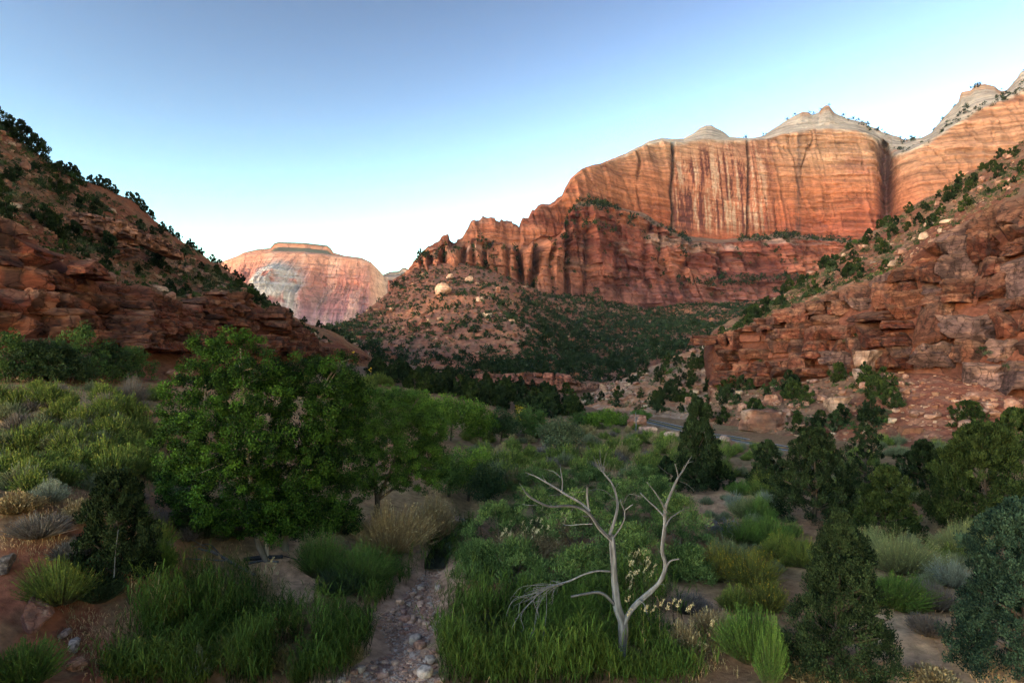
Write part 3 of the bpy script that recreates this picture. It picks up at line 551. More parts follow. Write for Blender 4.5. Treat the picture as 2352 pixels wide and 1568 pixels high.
# ------------------------------------------------------------------ right hillside
U = np.concatenate([np.arange(1618, 2420, 2.6), np.arange(2420, 4300, 16.)])
r_sky = [(1618,790,260),(1630,768,205),(1640,762,200),(1700,730,205),(1760,696,212),(1830,662,222),(1880,618,232),(1920,590,238),(1960,556,242),(2010,532,246),(2060,502,250),(2110,468,252),(2170,440,254),(2220,402,256),(2270,372,256),(2330,334,254),(2352,318,252),(2500,220,240),(3200,-250,190),(4300,-800,170)]
r_ct = [(1618,800,235),(1632,780,180),(1650,772,172),(1750,738,166),(1850,694,160),(1950,662,151),(2040,640,143),(2130,562,138),(2200,522,134),(2280,492,128),(2352,452,122),(2500,390,114),(3200,100,95),(4300,-200,85)]
r_cb = [(1618,885,230),(1632,882,170),(1700,888,161),(1800,884,151),(1900,866,141),(1980,852,130),(2060,854,122),(2150,858,114),(2250,880,106),(2352,925,99),(2500,950,92),(3200,960,78),(4300,960,70)]
r_toe = [(1618,965,155),(1640,972,147),(1700,985,128),(1800,1012,106),(1950,1018,96),(2100,1012,90),(2250,1000,86),(2352,1000,82),(2500,1010,78),(3200,1030,66),(4300,1050,58)]
yt, dt = rowc(r_toe, U, 9, 9); yb, db = rowc(r_cb, U, 9, 5); yc, dc = rowc(r_ct, U, 9, 5); ys, dsk = rowc(r_sky, U, 0, 5)
m = lambda f: (yc + f * (ys - yc), dc + f * (dsk - dc))
rows = [(yt + 30, dt - 6), (yt, dt), (yt + .55 * (yb - yt), dt + .45 * (db - dt)), (yb, db + 2.0), (yc, dc + 3.0), m(.4), m(.75), (ys, dsk), (ys + 6, dsk + 14), (ys + 60, dsk + 90)]
ns = [3, 30, 30, 80, 44, 40, 34, 4, 5]; P = patch(rows, U, ns); nr, nc = P.shape[:2]; cs = np.cumsum([0] + ns); k = np.arange(nr)[:, None] * np.ones((1, nc)); PX = U[None] * np.ones((nr, 1))
X, Y, Z = P[..., 0].copy(), P[..., 1].copy(), P[..., 2].copy()
cl = sst(cs[3] - 4, cs[3] + 3, k) * sst(cs[4] + 3, cs[4] - 4, k); sl = sst(cs[4] - 3, cs[4] + 6, k) * sst(cs[7] + 5, cs[7] - 1, k); se = sst(cs[0], cs[1] + 4, k) * sst(cs[3] + 2, cs[3] - 6, k)
b1, e1, k1 = blocky(X * .8 - Y * .5 + 1.2 * noise(P * .25, 15), Z + 1.2 * noise(P * .08, 16), 2.2, 3.6, 111, .12)
P[..., 1] -= cl * ((b1 - .5) * 2.0 * e1 - (1 - e1) * .7 + 1.8 * fbm(P * .12, 3, 112) - 1.0)
P[..., 2] += sl * (1.8 * fbm(np.stack([X * .06, Y * .06, 0 * X], -1), 4, 113) + .6 * ridged(np.stack([X * .3, Y * .3, Z * .5], -1), 3, 114)) + se * (1.0 * fbm(np.stack([X * .12, Y * .12, 0 * X], -1), 3, 115) + .35 * ridged(P * .5, 3, 116))
stp = np.abs((Z * .14 + .6 * noise(P * .05, 17)) % 1 - .5) * 2; P[..., 1] -= sl * 1.6 * sst(.3, .7, stp)
n1 = fbm(P * .06, 4, 117); n2 = fbm(P * .5, 4, 118)
c = mix([.165, .055, .032], [.18, .092, .056], sst(-.35, .3, n1)); c = mix(c, [.26, .14, .09], .42 * sst(.1, .45, n2)); c = mix(c, [.10, .062, .042], .5 * sst(.05, .45, -n2))
c = mix(c, np.array([.13, .045, .028]) * np.ones_like(P) * (.75 + .5 * b1)[..., None], cl)
bare = sst(2030, 2110, PX + 30 * n1) * se; c = mix(c, mix([.20, .062, .038], [.24, .10, .065], sst(-.2, .3, n2)), bare * .9)
HR = P; HRcs = cs; HRU = U
hill_right = put('hillside_right', mk_mesh('hillside_right', P, grid_faces(nr, nc), c, False, [M_HILL]), kind='structure', label='steep red hillside with tall jointed sandstone cliffs on the right')
def tintR(u, v, rg):
    b = np.array([.122, .037, .022]) * rg.uniform(.6, 1.25); b[1:] *= rg.uniform(.9, 1.2)
    if v > .8: b = b * .68 + np.array([.21, .105, .066]) * .32
    if u > 1900 and rg.random() < .3: b = np.array([.13, .07, .06]) * rg.uniform(.8, 1.2)
    return b
nbr = ledge(hill_right, 1634, 1980, r_cb, r_ct, 7.0, 4.6, tintR, 6.5, 2.8, .36, .05, seed=15, level=True)
nbr += ledge(hill_right, 1980, 2420, r_cb, r_ct, 8.2, 8.6, tintR, 8.0, 3.6, .50, .03, seed=16, level=True)
print('BLOCKS', nb, nbr)
# ledge at the foot of the rubble hill
foot = put('red_ledge', None, loc=(0, 0, 0), kind='structure', label='low red sandstone ledge at the foot of the rubble hill')
lb_ = [(1040,872,246),(1150,880,244),(1220,892,240),(1312,898,238),(1330,895,248),(1400,890,262),(1470,880,280)]; lt_ = [(1040,860,247),(1150,858,246),(1220,855,243),(1300,857,241),(1312,862,242),(1330,880,250),(1400,878,264),(1470,868,282)]
ledge(foot, 1042, 1312, lb_, lt_, 6, 2.4, lambda u, v, rg: np.array([.29, .10, .068]) * rg.uniform(.8, 1.2), 4.0, 1.0, .2, .03, seed=22)
ledge(foot, 1316, 1470, lb_, lt_, 4, 1.2, lambda u, v, rg: np.array([.30, .14, .10]) * rg.uniform(.8, 1.2), 3.0, 1.0, .15, .15, seed=23)

# ------------------------------------------------------------------ plant building
class MB:
    def __init__(s): s.V = []; s.Q = []; s.C = []; s.n = 0; s.M = []
    def add(s, V, Q, C, m=0):
        V = np.asarray(V, float).reshape(-1, 3); Q = np.asarray(Q).reshape(-1, 4); C = np.asarray(C, float); C = np.broadcast_to(C, V.shape) if C.ndim == 1 else C
        s.V.append(V); s.Q.append(Q + s.n); s.C.append(C); s.n += len(V); s.M.append(np.full(len(Q), m))
    def mesh(s, name, mats, smooth=False):
        return mk_mesh(name, np.concatenate(s.V), np.concatenate(s.Q), np.concatenate(s.C), smooth, mats, np.concatenate(s.M) if len(mats) > 1 else None)

def unit(v): return v / (np.linalg.norm(v, axis=-1, keepdims=True) + 1e-9)

def cards(mb, c, axis, ln, wd, col, rg, m=0, bend=.0):
    """leaf-shaped faces: centre, axis, length, width"""
    n = len(c); axis = unit(axis); side = unit(np.cross(axis, rg.normal(size=(n, 3)))); ln = np.broadcast_to(ln, n)[:, None]; wd = np.broadcast_to(wd, n)[:, None]
    nrm = np.cross(axis, side); k = bend * ln * nrm
    V = np.stack([c - axis * ln / 2 - k, c + side * wd / 2 + k * .3, c + axis * ln / 2 - k, c - side * wd / 2 + k * .3], 1)
    mb.add(V, np.arange(4 * n).reshape(n, 4), np.repeat(np.broadcast_to(col, (n, 3)), 4, 0), m)

def tube(mb, pts, rad, col, sides=6, m=0, seed=0, rough=.0, cap=True):
    pts = np.asarray(pts, float); rad = np.asarray(rad, float); n = len(pts); t = unit(np.gradient(pts, axis=0)); up = np.array([.13, .97, .21])
    a = unit(np.cross(t, up)); b = np.cross(t, a); th = np.arange(sides) / sides * 2 * np.pi
    V = pts[:, None] + rad[:, None, None] * (np.cos(th)[None, :, None] * a[:, None] + np.sin(th)[None, :, None] * b[:, None])
    if rough:
        ang = np.stack([np.cos(th)[None] * 2.4 + 0 * V[..., 0], np.sin(th)[None] * 2.4 + 0 * V[..., 0], V[..., 2] * .9 + V[..., 0] * .5], -1); dv = fbm(ang, 3, seed, .6); V = pts[:, None] + (V - pts[:, None]) * (1 + rough * dv)[..., None]
    i = np.arange(n - 1)[:, None] * sides; j = np.arange(sides)[None]; j2 = (j + 1) % sides
    Q = np.stack([i + j, i + j2, i + sides + j2, i + sides + j], -1).reshape(-1, 4); V = V.reshape(-1, 3)
    if cap and sides == 6: Q = np.concatenate([Q, [[(n - 1) * 6 + q for q in (0, 1, 2, 3)], [(n - 1) * 6 + q for q in (0, 3, 4, 5)]]])
    C = np.asarray(col, float) * (1 + .25 * noise(V * 3.0, seed))[:, None]
    if rough: C = C * np.clip(1 + 1.1 * dv.reshape(-1), .35, 1.5)[:, None]
    mb.add(V, Q, C, m)

def spline(pts, n):
    pts = np.asarray(pts, float); k = len(pts)
    if k == 2: t = np.linspace(0, 1, n)[:, None]; return pts[0] * (1 - t) + pts[1] * t
    P = np.vstack([2 * pts[0] - pts[1], pts, 2 * pts[-1] - pts[-2]]); t = np.linspace(0, k - 1 - 1e-6, n); i = t.astype(int); f = (t - i)[:, None]
    p0, p1, p2, p3 = P[i], P[i + 1], P[i + 2], P[i + 3]
    return .5 * (2 * p1 + (p2 - p0) * f + (2 * p0 - 5 * p1 + 4 * p2 - p3) * f * f + (3 * p1 - p0 - 3 * p2 + p3) * f ** 3)

def clumps(mb, cen, crad, per, ln, wd, rg, dark, light, orient=(1., .3, .6), axis_c=None, hi=None, hip=.0, droop=0., flat=.8):
    """clumps of leaves round the centres; each clump has its own tone"""
    n = len(cen); crad = np.broadcast_to(crad, n)
    off = rg.normal(size=(n, per, 3)); off = unit(off) * (rg.random((n, per, 1)) ** .45); off[..., 2] *= flat
    p = cen[:, None] + off * crad[:, None, None]
    o, u, r = orient; ax = o * off + u * np.array([0, 0, 1.]) + r * rg.normal(size=(n, per, 3)) * .5
    if axis_c is not None: ax = ax + .7 * axis_c[:, None]
    if droop: ax[..., 2] -= droop
    tone = np.clip(rg.normal(.42, .30, (n, 1)) + rg.normal(0, .22, (n, per)), 0, 1.25)
    c = mix(np.asarray(dark), np.asarray(light), tone)
    if hip: c[rg.random((n, per)) < hip] = hi
    k = n * per; cards(mb, p.reshape(k, 3), ax.reshape(k, 3), ln * rg.uniform(.6, 1.3, k), wd * rg.uniform(.7, 1.3, k), c.reshape(k, 3), rg)

def branchy(mb, base, targets, r0, rg, col, lean=0.25, sides=6):
    """limbs from a trunk top to targets"""
    for t in targets:
        mid = base * .5 + t * .5; mid[2] += .12 * np.linalg.norm(t - base) * (1 if t[2] > base[2] else -.2); mid += rg.normal(0, .06, 3) * np.linalg.norm(t - base)
        P = spline([base, mid, t], 7); tube(mb, P, np.linspace(r0, r0 * .15, 7), col, sides, seed=int(rg.integers(1000)))

BARK = np.array([.15, .115, .085]); BARKD = np.array([.07, .05, .038])

def leafy_tree(name, base, trunk_paths, lobes, label, cat='tree', group=None, ncl=260, per=130, crad=.55, ln=.16, wd=.12, dark=(.018, .045, .012), light=(.055, .13, .03), seed=1, bark=BARK, orient=(.5, .0, 1.3), droop=.25, fill=.35):
    """trunk_paths: lists of (px, py, d, r); lobes: (px, py, d, rx, ry) ellipses of the crown"""
    rg = np.random.default_rng(seed); root = put(name, None, loc=base, label=label, cat=cat, group=group); b = np.asarray(base, float)
    lc = np.array([W(l[0], l[1], l[2]) for l in lobes]); lr = np.array([[l[3] / F * l[2], (l[3] + l[4]) * .5 / F * l[2], l[4] / F * l[2]] for l in lobes])
    vol = (lr.prod(1)) ** .67; k = rg.choice(len(lobes), ncl, p=vol / vol.sum())
    off = unit(rg.normal(size=(ncl, 3))) * np.where(rg.random((ncl, 1)) < fill, rg.random((ncl, 1)) ** .5 * .85, rg.uniform(.78, 1.06, (ncl, 1)))
    cen = lc[k] + off * lr[k]
    mb = MB()
    tops = []
    for tp in trunk_paths:
        P = np.array([W(a[0], a[1], a[2]) for a in tp]); r = np.array([a[3] for a in tp]); n = 5 * len(tp)
        S = spline(P, n); tube(mb, S - b, np.interp(np.linspace(0, 1, n), np.linspace(0, 1, len(r)), r), bark, 8, seed=seed, rough=.2); tops.append(S); put('trunk', mb.mesh('trunk', [M_BARK], True), root); mb = MB()
    allp = np.concatenate([t[len(t) // 3:] for t in tops])
    for q in rg.choice(ncl, 44 if ncl > 250 else 9, replace=False):
        t = cen[q]; lowp = allp[allp[:, 2] < t[2] + .3]; lowp = lowp if len(lowp) else allp[:1]
        s = lowp[np.argmin(np.linalg.norm(lowp - t, axis=1) + .5 * rg.random(len(lowp)))]
        lm = MB(); branchy(lm, s - b, [t - b], .02 + .014 * np.linalg.norm(t - s), rg, bark); put('limb', lm.mesh('limb', [M_BARK], True), root)
    cm = MB(); clumps(cm, cen - b, crad * rg.uniform(.6, 1.35, ncl), per, ln, wd, rg, dark, light, orient, droop=droop)
    put('crown', cm.mesh('crown', [M_LEAF]), root)
    return root

def juniper_mesh(h, r, seed, ncl, per, ln, wd, dark, light, gapy=.12, taper=.75, crad=.3, low=.05):
    rg = np.random.default_rng(seed); t = np.sort(rg.random(ncl) ** .95) * (1 - low) + low
    ph = rg.uniform(0, 2 * np.pi, ncl); lump = 1 + .55 * noise(np.stack([np.cos(ph) * 1.6 + seed, np.sin(ph) * 1.6, t * 5.0], -1), seed) + rg.normal(0, .10, ncl)
    env = r * np.clip(1 - t, .02, 1) ** taper * np.minimum(1, .55 + t * 3) * lump; rad = env * np.where(rg.random(ncl) < .3, rg.random(ncl) ** .5, rg.uniform(.75, 1.0, ncl))
    cen = np.stack([rad * np.cos(ph), rad * np.sin(ph), t * h * .97], -1); ax = unit(np.stack([np.cos(ph) * .5, np.sin(ph) * .5, .9 + 0 * ph], -1))
    mb = MB(); clumps(mb, cen, crad * (h / 5) ** .5 * rg.uniform(.7, 1.3, ncl) * (1.15 - .5 * t), per, ln, wd, rg, dark, light, (.6, .5, .7), ax, flat=1.25)
    tr = MB(); tube(tr, spline([(0, 0, -.3), (.04 * r, .05 * r, h * .3), (0, 0, h * .85)], 8), np.linspace(.04 * h ** .8, .006 * h, 8), BARKD * .8, 6, seed=seed)
    for q in range(14):
        a = rg.uniform(0, 6.28); z0 = rg.uniform(.03, .5) * h; e = r * rg.uniform(.5, 1.0) * (1 - z0 / h); P = spline([(0, 0, z0), (math.cos(a) * e * .5, math.sin(a) * e * .5, z0 + .05 * h), (math.cos(a) * e, math.sin(a) * e, z0 + .12 * h)], 5)
        tube(tr, P, np.linspace(.02 * h ** .7, .006 * h ** .7, 5), BARKD, 4, seed=q)
    return mb.mesh('crown', [M_NEEDLE]), tr.mesh('trunk', [M_BARK], True)

def place_tree(name, meshes, loc, s, rz, label, cat='tree', group=None):
    root = put(name, None, loc=loc, label=label, cat=cat, group=group, rotz=rz, scale=s)
    put('crown', meshes[0], root); put('trunk', meshes[1], root); return root

def shrub_mesh(h, r, seed, stalks, dark, light, tip=None, leafn=3, w=.022, leafl=.07, spread=.9, twig=(.10, .075, .05), hi=None, hip=0., dome=.55):
    """a brush of stalks fanning from the base, leaves on their upper halves"""
    rg = np.random.default_rng(seed); mb = MB(); n = stalks
    ph = rg.uniform(0, 2 * np.pi, n); q = np.sqrt(rg.random(n)); b0 = np.stack([np.cos(ph) * q * r * .35, np.sin(ph) * q * r * .35, 0 * q - .05], -1)
    nl = noise(np.stack([np.cos(ph) * 1.7 + seed, np.sin(ph) * 1.7, q * 1.5], -1), seed + 1); lump = 1 + .30 * nl + rg.normal(0, .13, n)
    top = np.stack([np.cos(ph) * q * r * lump, np.sin(ph) * q * r * lump, h * (1 - dome * q ** 2.2) * rg.uniform(.5, 1.1, n) * (1 + .35 * nl)], -1); d = top - b0; L = np.linalg.norm(d, axis=1)
    tone = np.clip(.5 + .35 * noise(np.stack([np.cos(ph) * 2, np.sin(ph) * 2, q * 3], -1) + seed, seed) + rg.normal(0, .22, n), 0, 1); c = mix(np.asarray(dark), np.asarray(light), tone)
    side = unit(np.cross(d, rg.normal(size=(n, 3)))); V = np.stack([b0 - side * w * .5, b0 + side * w * .5, top + side * w * .2, top - side * w * .2], 1)
    C = np.stack([np.broadcast_to(twig, (n, 3)), np.broadcast_to(twig, (n, 3)), c, c], 1)
    mb.add(V, np.arange(4 * n).reshape(n, 4), C.reshape(-1, 3))
    for k in range(leafn):
        f = rg.uniform(.35, 1.03, n)[:, None]; p = b0 + d * f; ax = unit(d) * .9 + rg.normal(size=(n, 3)) * .45; cc = c * rg.uniform(.75, 1.2, (n, 1))
        if tip is not None: cc = mix(cc, np.asarray(tip), sst(.82, 1.0, f[:, 0]) * (rg.random(n) < .5))
        if hip: cc[(rg.random(n) < hip) & (f[:, 0] > .75)] = hi
        cards(mb, p, ax, leafl * rg.uniform(.6, 1.4, n), leafl * .3, cc, rg)
    return mb.mesh('shrub', [M_GRASS])

def bush_mesh(h, r, seed, ncl, per, ln, wd, dark, light, crad, orient=(.8, .4, .8), droop=0., dome=1.0, flat=.8, matl=None):
    """a rounded leafy bush of many clumps, stems inside"""
    rg = np.random.default_rng(seed); ph = rg.uniform(0, 2 * np.pi, ncl); cz = rg.random(ncl) ** .8; q = np.sqrt(np.clip(1 - cz ** 2, 0, 1)) * np.where(rg.random(ncl) < .35, rg.random(ncl), rg.uniform(.8, 1.05, ncl))
    lump = 1 + .22 * np.sin(ph * 3 + seed * 1.7) + rg.normal(0, .08, ncl); cen = np.stack([np.cos(ph) * q * r * lump, np.sin(ph) * q * r * lump, .08 * h + cz * h * .86 * rg.uniform(.8, 1.05, ncl)], -1)
    mb = MB(); clumps(mb, cen, crad * rg.uniform(.65, 1.35, ncl), per, ln, wd, rg, dark, light, orient, droop=droop, flat=flat)
    sm = MB()
    for k in rg.choice(ncl, min(10, ncl), replace=False): tube(sm, spline([(cen[k, 0] * .12, cen[k, 1] * .12, -.15), (cen[k, 0] * .45, cen[k, 1] * .45, cen[k, 2] * .55), tuple(cen[k])], 5), np.linspace(.025 * h ** .6, .008, 5), BARKD * 1.5, 4)
    return mb.mesh('foliage', [matl or M_LEAF]), sm.mesh('stems', [M_BARK], True)

def place_bush(name, meshes, loc, s, rz, label, cat='bush', group=None):
    root = put(name, None, loc=loc, label=label, cat=cat, group=group, rotz=rz, scale=s)
    put('foliage', meshes[0], root); put('stems', meshes[1], root); return root

def rock_mesh(seed, cuts=7, sub=3, elong=(1, 1, 1), col=(.27, .125, .085), rough=.10, pw=None):
    """a boulder: a ball cut by planes, roughened"""
    rg = np.random.default_rng(seed); V, Fq = rounded_box(5 + 2 * sub + 6 * (sub > 2), pw or (8.0 if sub > 2 else 3.0)); V = V * np.array(elong)
    for k in range(cuts):
        a = unit(rg.normal(size=3)); lim = rg.uniform(.45, .8); pr = V @ a; V = V - a[None] * (np.clip(pr - lim, 0, None) * .92)[:, None]
    V = V + unit(V) * (fbm(V * 1.6 + seed, 3, seed) * rough * 1.6 + fbm(np.stack([V[:, 0], V[:, 1], V[:, 2] * 5], -1) + seed, 2, seed + 2) * rough * .6)[:, None]
    V = V - np.array([0, 0, V[:, 2].min()]); n1 = fbm(V * 2.2 + seed, 3, seed + 9); c = np.asarray(col)[None] * (1 + .4 * n1)[:, None]; c = mix(c, [.42, .30, .23], .4 * sst(.1, .5, n1)); c = mix(c, [.10, .06, .05], .5 * sst(.15, .5, -n1))
    return mk_mesh('rock', V, Fq, c, sub < 3, [M_BOULD if sub > 2 else M_ROCK])

def blades(mb, P, h, rg, base, tipc, w=.02, lean=.25, leaves=4, leafl=.5, segs=2):
    """upright stalks with long arching leaves"""
    n = len(P); h = np.broadcast_to(h, n); a = rg.uniform(0, 6.28, n); l = rg.normal(0, lean, n) * h; top = P + np.stack([np.cos(a) * l, np.sin(a) * l, h], -1)
    side = unit(np.stack([-np.sin(a) + rg.normal(0, .3, n), np.cos(a) + rg.normal(0, .3, n), 0 * a], -1)); tone = rg.random((n, 1)); pn = noise(np.c_[P[:, :2] * .55, 0 * P[:, 0]], 77)[:, None]; tipc = np.asarray(tipc) * (1 + .45 * pn) * np.concatenate([1 + .35 * (pn > .15) * rg.random((n, 1)), 0 * pn + 1, 0 * pn + 1], 1); cb = np.asarray(base) * (.7 + .6 * tone); ct = np.asarray(tipc) * (.7 + .6 * tone)
    V = np.stack([P - side * w / 2, P + side * w / 2, top + side * w * .12, top - side * w * .12], 1); mb.add(V, np.arange(4 * n).reshape(n, 4), np.stack([cb, cb, ct, ct], 1).reshape(-1, 3))
    for k in range(leaves):
        f = rg.uniform(.25, .98, n)[:, None]; s = P + (top - P) * f; b = rg.uniform(0, 6.28, n); dr = np.stack([np.cos(b), np.sin(b), 0 * b], -1); L = (leafl * rg.uniform(.5, 1.3, n))[:, None]
        m1 = s + dr * L * .35 + np.array([0, 0, 1.]) * L * .55; e = s + dr * L * .9 + np.array([0, 0, 1.]) * L * rg.uniform(.1, .9, (n, 1)); sd = unit(np.cross(dr, [0, 0, 1.])) * w * .9; cc = ct * rg.uniform(.7, 1.25, (n, 1))
        V = np.stack([s - sd * .5, s + sd * .5, m1 + sd * .6, m1 - sd * .6, e + sd * .08, e - sd * .08], 1); i = np.arange(n)[:, None] * 6
        mb.add(V, np.concatenate([i + [0, 1, 2, 3], i + [3, 2, 4, 5]]), np.repeat(cc, 6, 0))
def sample_poly(poly, n, rg):
    poly = np.array(poly, float); lo, hi = poly.min(0), poly.max(0); out = np.zeros((0, 2))
    while len(out) < n:
        q = rg.uniform(lo, hi, (n * 2, 2)); out = np.concatenate([out, q[inpoly(q[:, 0], q[:, 1], poly)]])
    return out[:n]
def patch_pts(P, r0, r1, poly, n, rg, dens=None):
    """n points of a hillside grid lying in a survey polygon, evenly over its area"""
    Q = P[r0:r1].reshape(-1, 3); px = CX + F * Q[:, 0] / Q[:, 1]; py = HY + F * (CZ - Q[:, 2]) / Q[:, 1]; m = inpoly(px, py, poly)
    Q = Q[m]; w = np.ones(len(Q)) if dens is None else dens(px[m], py[m], Q)
    if len(Q) == 0: return Q
    n = min(n, len(Q)); return Q[rg.choice(len(Q), n, replace=False, p=w / w.sum())]

# ------------------------------------------------------------------ creek and road
zs = G0(STREAM[:, 0], STREAM[:, 1]); sp = spline(np.c_[STREAM, zs], 60)[25:43]
tn = unit(np.gradient(sp, axis=0)); nb_ = np.stack([-tn[:, 1], tn[:, 0], 0 * tn[:, 0]], -1); hw = (.55 + .2 * np.sin(np.arange(len(sp)) * .5))[:, None]
Vw = np.concatenate([np.stack([sp + nb_ * hw * t, ], 1) for t in np.linspace(-1, 1, 5)], 1); Vw[..., 2] = (G0(sp[:, 0], sp[:, 1]) - .30)[:, None]
mw = bpy.data.materials.new('creek_water'); mw.use_nodes = True; bw = mw.node_tree.nodes['Principled BSDF']; bw.inputs['Base Color'].default_value = (.02, .022, .016, 1); bw.inputs['Roughness'].default_value = .12; bw.inputs['Specular IOR Level'].default_value = .25; bw.inputs['IOR'].default_value = 1.33
nn_ = mw.node_tree.nodes.new('ShaderNodeTexNoise'); nn_.inputs['Scale'].default_value = 5; bb_ = mw.node_tree.nodes.new('ShaderNodeBump'); bb_.inputs['Strength'].default_value = .25; bb_.inputs['Distance'].default_value = .03
mw.node_tree.links.new(nn_.outputs['Fac'], bb_.inputs['Height']); mw.node_tree.links.new(bb_.outputs[0], bw.inputs['Normal'])
put('creek_water', mk_mesh('creek_water', Vw, grid_faces(*Vw.shape[:2]), None, True, [mw]), kind='structure', label='narrow dark creek between reeds')

rp = hit([1440, 1480, 1530, 1600, 1660, 1740, 1830, 1950], [957, 966, 978, 992, 1004, 1017, 1032, 1048]); rp[:, 2] = .6
rs = spline(rp, 60); tn = unit(np.gradient(rs, axis=0)); rn = np.stack([-tn[:, 1], tn[:, 0], 0 * tn[:, 0]], -1)
def strip(name, t0, t1, dz, m, kind=None, parent=None, label=None, col=None):
    V = np.stack([rs + rn * t for t in np.linspace(t0, t1, 5)], 1); V[..., 2] += dz; V = np.concatenate([V[:, :1] - [0, 0, .6], V, V[:, -1:] - [0, 0, .6]], 1) if dz < .02 else V
    return put(name, mk_mesh(name, V, grid_faces(*V.shape[:2]), np.broadcast_to(col, V.shape), False, [m]), parent, kind=kind, label=label)
M_ROAD = mat('asphalt', noise_scale=1.5, noise_amt=.2, bump=.2, bump_dist=.02)
strip('road_shoulder', -2.4, 2.4, -.05, M_GROUND, 'structure', label='gravel shoulder of the paved road', col=(.22, .16, .12))
strip('road', -1.8, 1.8, .0, M_ROAD, 'structure', label='grey paved road curving round the knoll', col=(.075, .07, .068))
M_PAINT = mat('road_paint', noise_scale=2, noise_amt=.2, bump=0)
for nm, t, cc in (('edge_line', -1.68, (.6, .6, .6)), ('edge_line', 1.68, (.6, .6, .6)), ('centre_line', -.12, (.55, .36, .05)), ('centre_line', .14, (.55, .36, .05))):
    strip(nm, t - .06, t + .06, .025, M_PAINT, None, bpy.data.objects['road'], None, cc)

# ------------------------------------------------------------------ the dead tree
ZT = lambda zx, zy: (1091 + zx * .3775, 976.2 + zy * .3775)
DT = hit1(*ZT(905, 1470)); dD = DT[1]
deadw = np.array([.092, .087, .092])
dead = put('dead_tree', None, loc=DT, label='bare silvery dead tree with forked trunk rising from the reeds', cat='tree')
def dbranch(name, pts, dy=(0, 0), parent=None, tw=False, sides=12):
    a = np.array(pts, float); px, py = ZT(a[:, 0], a[:, 1]); off = np.linspace(dy[0], dy[1], len(a)) + .04 * R.normal(size=len(a)) * (np.arange(len(a)) > 0)
    P = W(px, py, dD + off); n = max(8, 5 * len(a)); S = spline(P, n); r = np.interp(np.linspace(0, 1, n), np.linspace(0, 1, len(a)), a[:, 2]) * (.8 if name == 'trunk' else .6) * .3775 / F * dD
    mb = MB(); tube(mb, S - DT, np.maximum(r, .006), deadw * R.uniform(.85, 1.1), 6 if tw else sides, seed=int(R.integers(999)), rough=.0 if tw else .42, cap=True)
    pr = parent if parent is not None else dead
    return put(name, mb.mesh(name, [M_DEAD], True), pr), S
tr, _ = dbranch('trunk', [(905, 1560, 40), (903, 1470, 36), (898, 1330, 34), (900, 1240, 35), (898, 1180, 34), (866, 1095, 29), (850, 950, 25), (842, 800, 23), (832, 690, 21), (822, 668, 16)], (0, .15), sides=16)
br, _ = dbranch('branch', [(905, 1215, 24), (925, 1165, 26), (962, 1108, 26), (1030, 1040, 25), (1110, 970, 23), (1150, 900, 22), (1160, 840, 20), (1140, 760, 18), (1150, 660, 17), (1156, 590, 16), (1152, 540, 15), (1162, 488, 13), (1190, 420, 12), (1220, 350, 10), (1240, 312, 8), (1270, 270, 6), (1300, 215, 4), (1321, 187, 1.5)], (0, -1.2))
def twig(par, pts, dy): return dbranch('twig', pts, dy, par, True)
twig(br, [(1236, 312, 6), (1226, 265, 4.5), (1217, 235, 3)], (-1.1, -1.3))
twig(br, [(1150, 555, 10), (1110, 510, 7.5), (1060, 465, 6.5), (1012, 418, 5), (1005, 408, 3)], (-.9, -.3))
twig(br, [(1165, 530, 11), (1130, 460, 8), (1090, 400, 5.5), (1045, 345, 3)], (-.9, -1.8))
twig(br, [(1152, 630, 12), (1185, 570, 8), (1230, 535, 6.5), (1272, 511, 2.5)], (-.8, -.3))
twig(br, [(1165, 860, 12), (1190, 825, 9), (1242, 812, 8)], (-.6, -.9))
twig(br, [(1000, 1058, 7), (1030, 1090, 5.5), (1046, 1142, 4)], (-.3, -.6))
twig(br, [(1005, 432, 2), (940, 420, 1.6), (905, 470, 1.2)], (-.3, -.1)); twig(br, [(1245, 340, 2.2), (1290, 360, 1.6), (1340, 402, 1)], (-1.1, -.9)); twig(br, [(1205, 310, 2), (1150, 275, 1.6), (1112, 240, 1)], (-1.1, -1.4))
b1_, _ = dbranch('branch', [(832, 700, 17), (760, 628, 18), (704, 545, 16), (640, 502, 13), (560, 488, 12), (460, 494, 10), (385, 466, 9), (322, 425, 8), (290, 380, 5)], (.1, -1.0))
twig(b1_, [(380, 485, 2), (330, 486, 3.5), (285, 478, 2)], (-.7, -.9)); twig(b1_, [(715, 600, 6), (640, 602, 6), (580, 608, 5), (535, 603, 2)], (-.1, .5)); twig(b1_, [(690, 556, 4), (652, 550, 2.5)], (-.2, -.4))
b2_, _ = dbranch('branch', [(700, 520, 12), (640, 470, 10.5), (560, 425, 10), (510, 392, 9), (430, 345, 7.5), (390, 322, 6), (350, 303, 4), (303, 287, 1.5)], (-.2, .9))
twig(b2_, [(530, 402, 8), (532, 340, 6), (524, 290, 5), (518, 238, 2)], (.2, .6)); twig(b2_, [(520, 318, 5), (485, 286, 4), (420, 264, 1.3)], (.4, .9))
dbranch('branch', [(694, 530, 12), (684, 445, 11), (683, 378, 9)], (-.1, -.4))
b3_, _ = dbranch('branch', [(818, 668, 15), (845, 590, 14), (866, 500, 13), (858, 425, 11), (832, 352, 10), (793, 303, 8), (772, 272, 5), (745, 205, 2)], (.1, .9))
for e in ((720, 190), (760, 150), (800, 170), (735, 240), (810, 230)): twig(b3_, [(785, 290, 4), ((785 + e[0]) / 2 - 8, (290 + e[1]) / 2, 2.5), (e[0], e[1], 1)], (.8, .9 + R.uniform(-.4, .4)))
twig(b3_, [(870, 470, 3), (800, 405, 2.4), (740, 390, 2), (640, 405, 1.6), (450, 428, 1)], (.4, -.3))
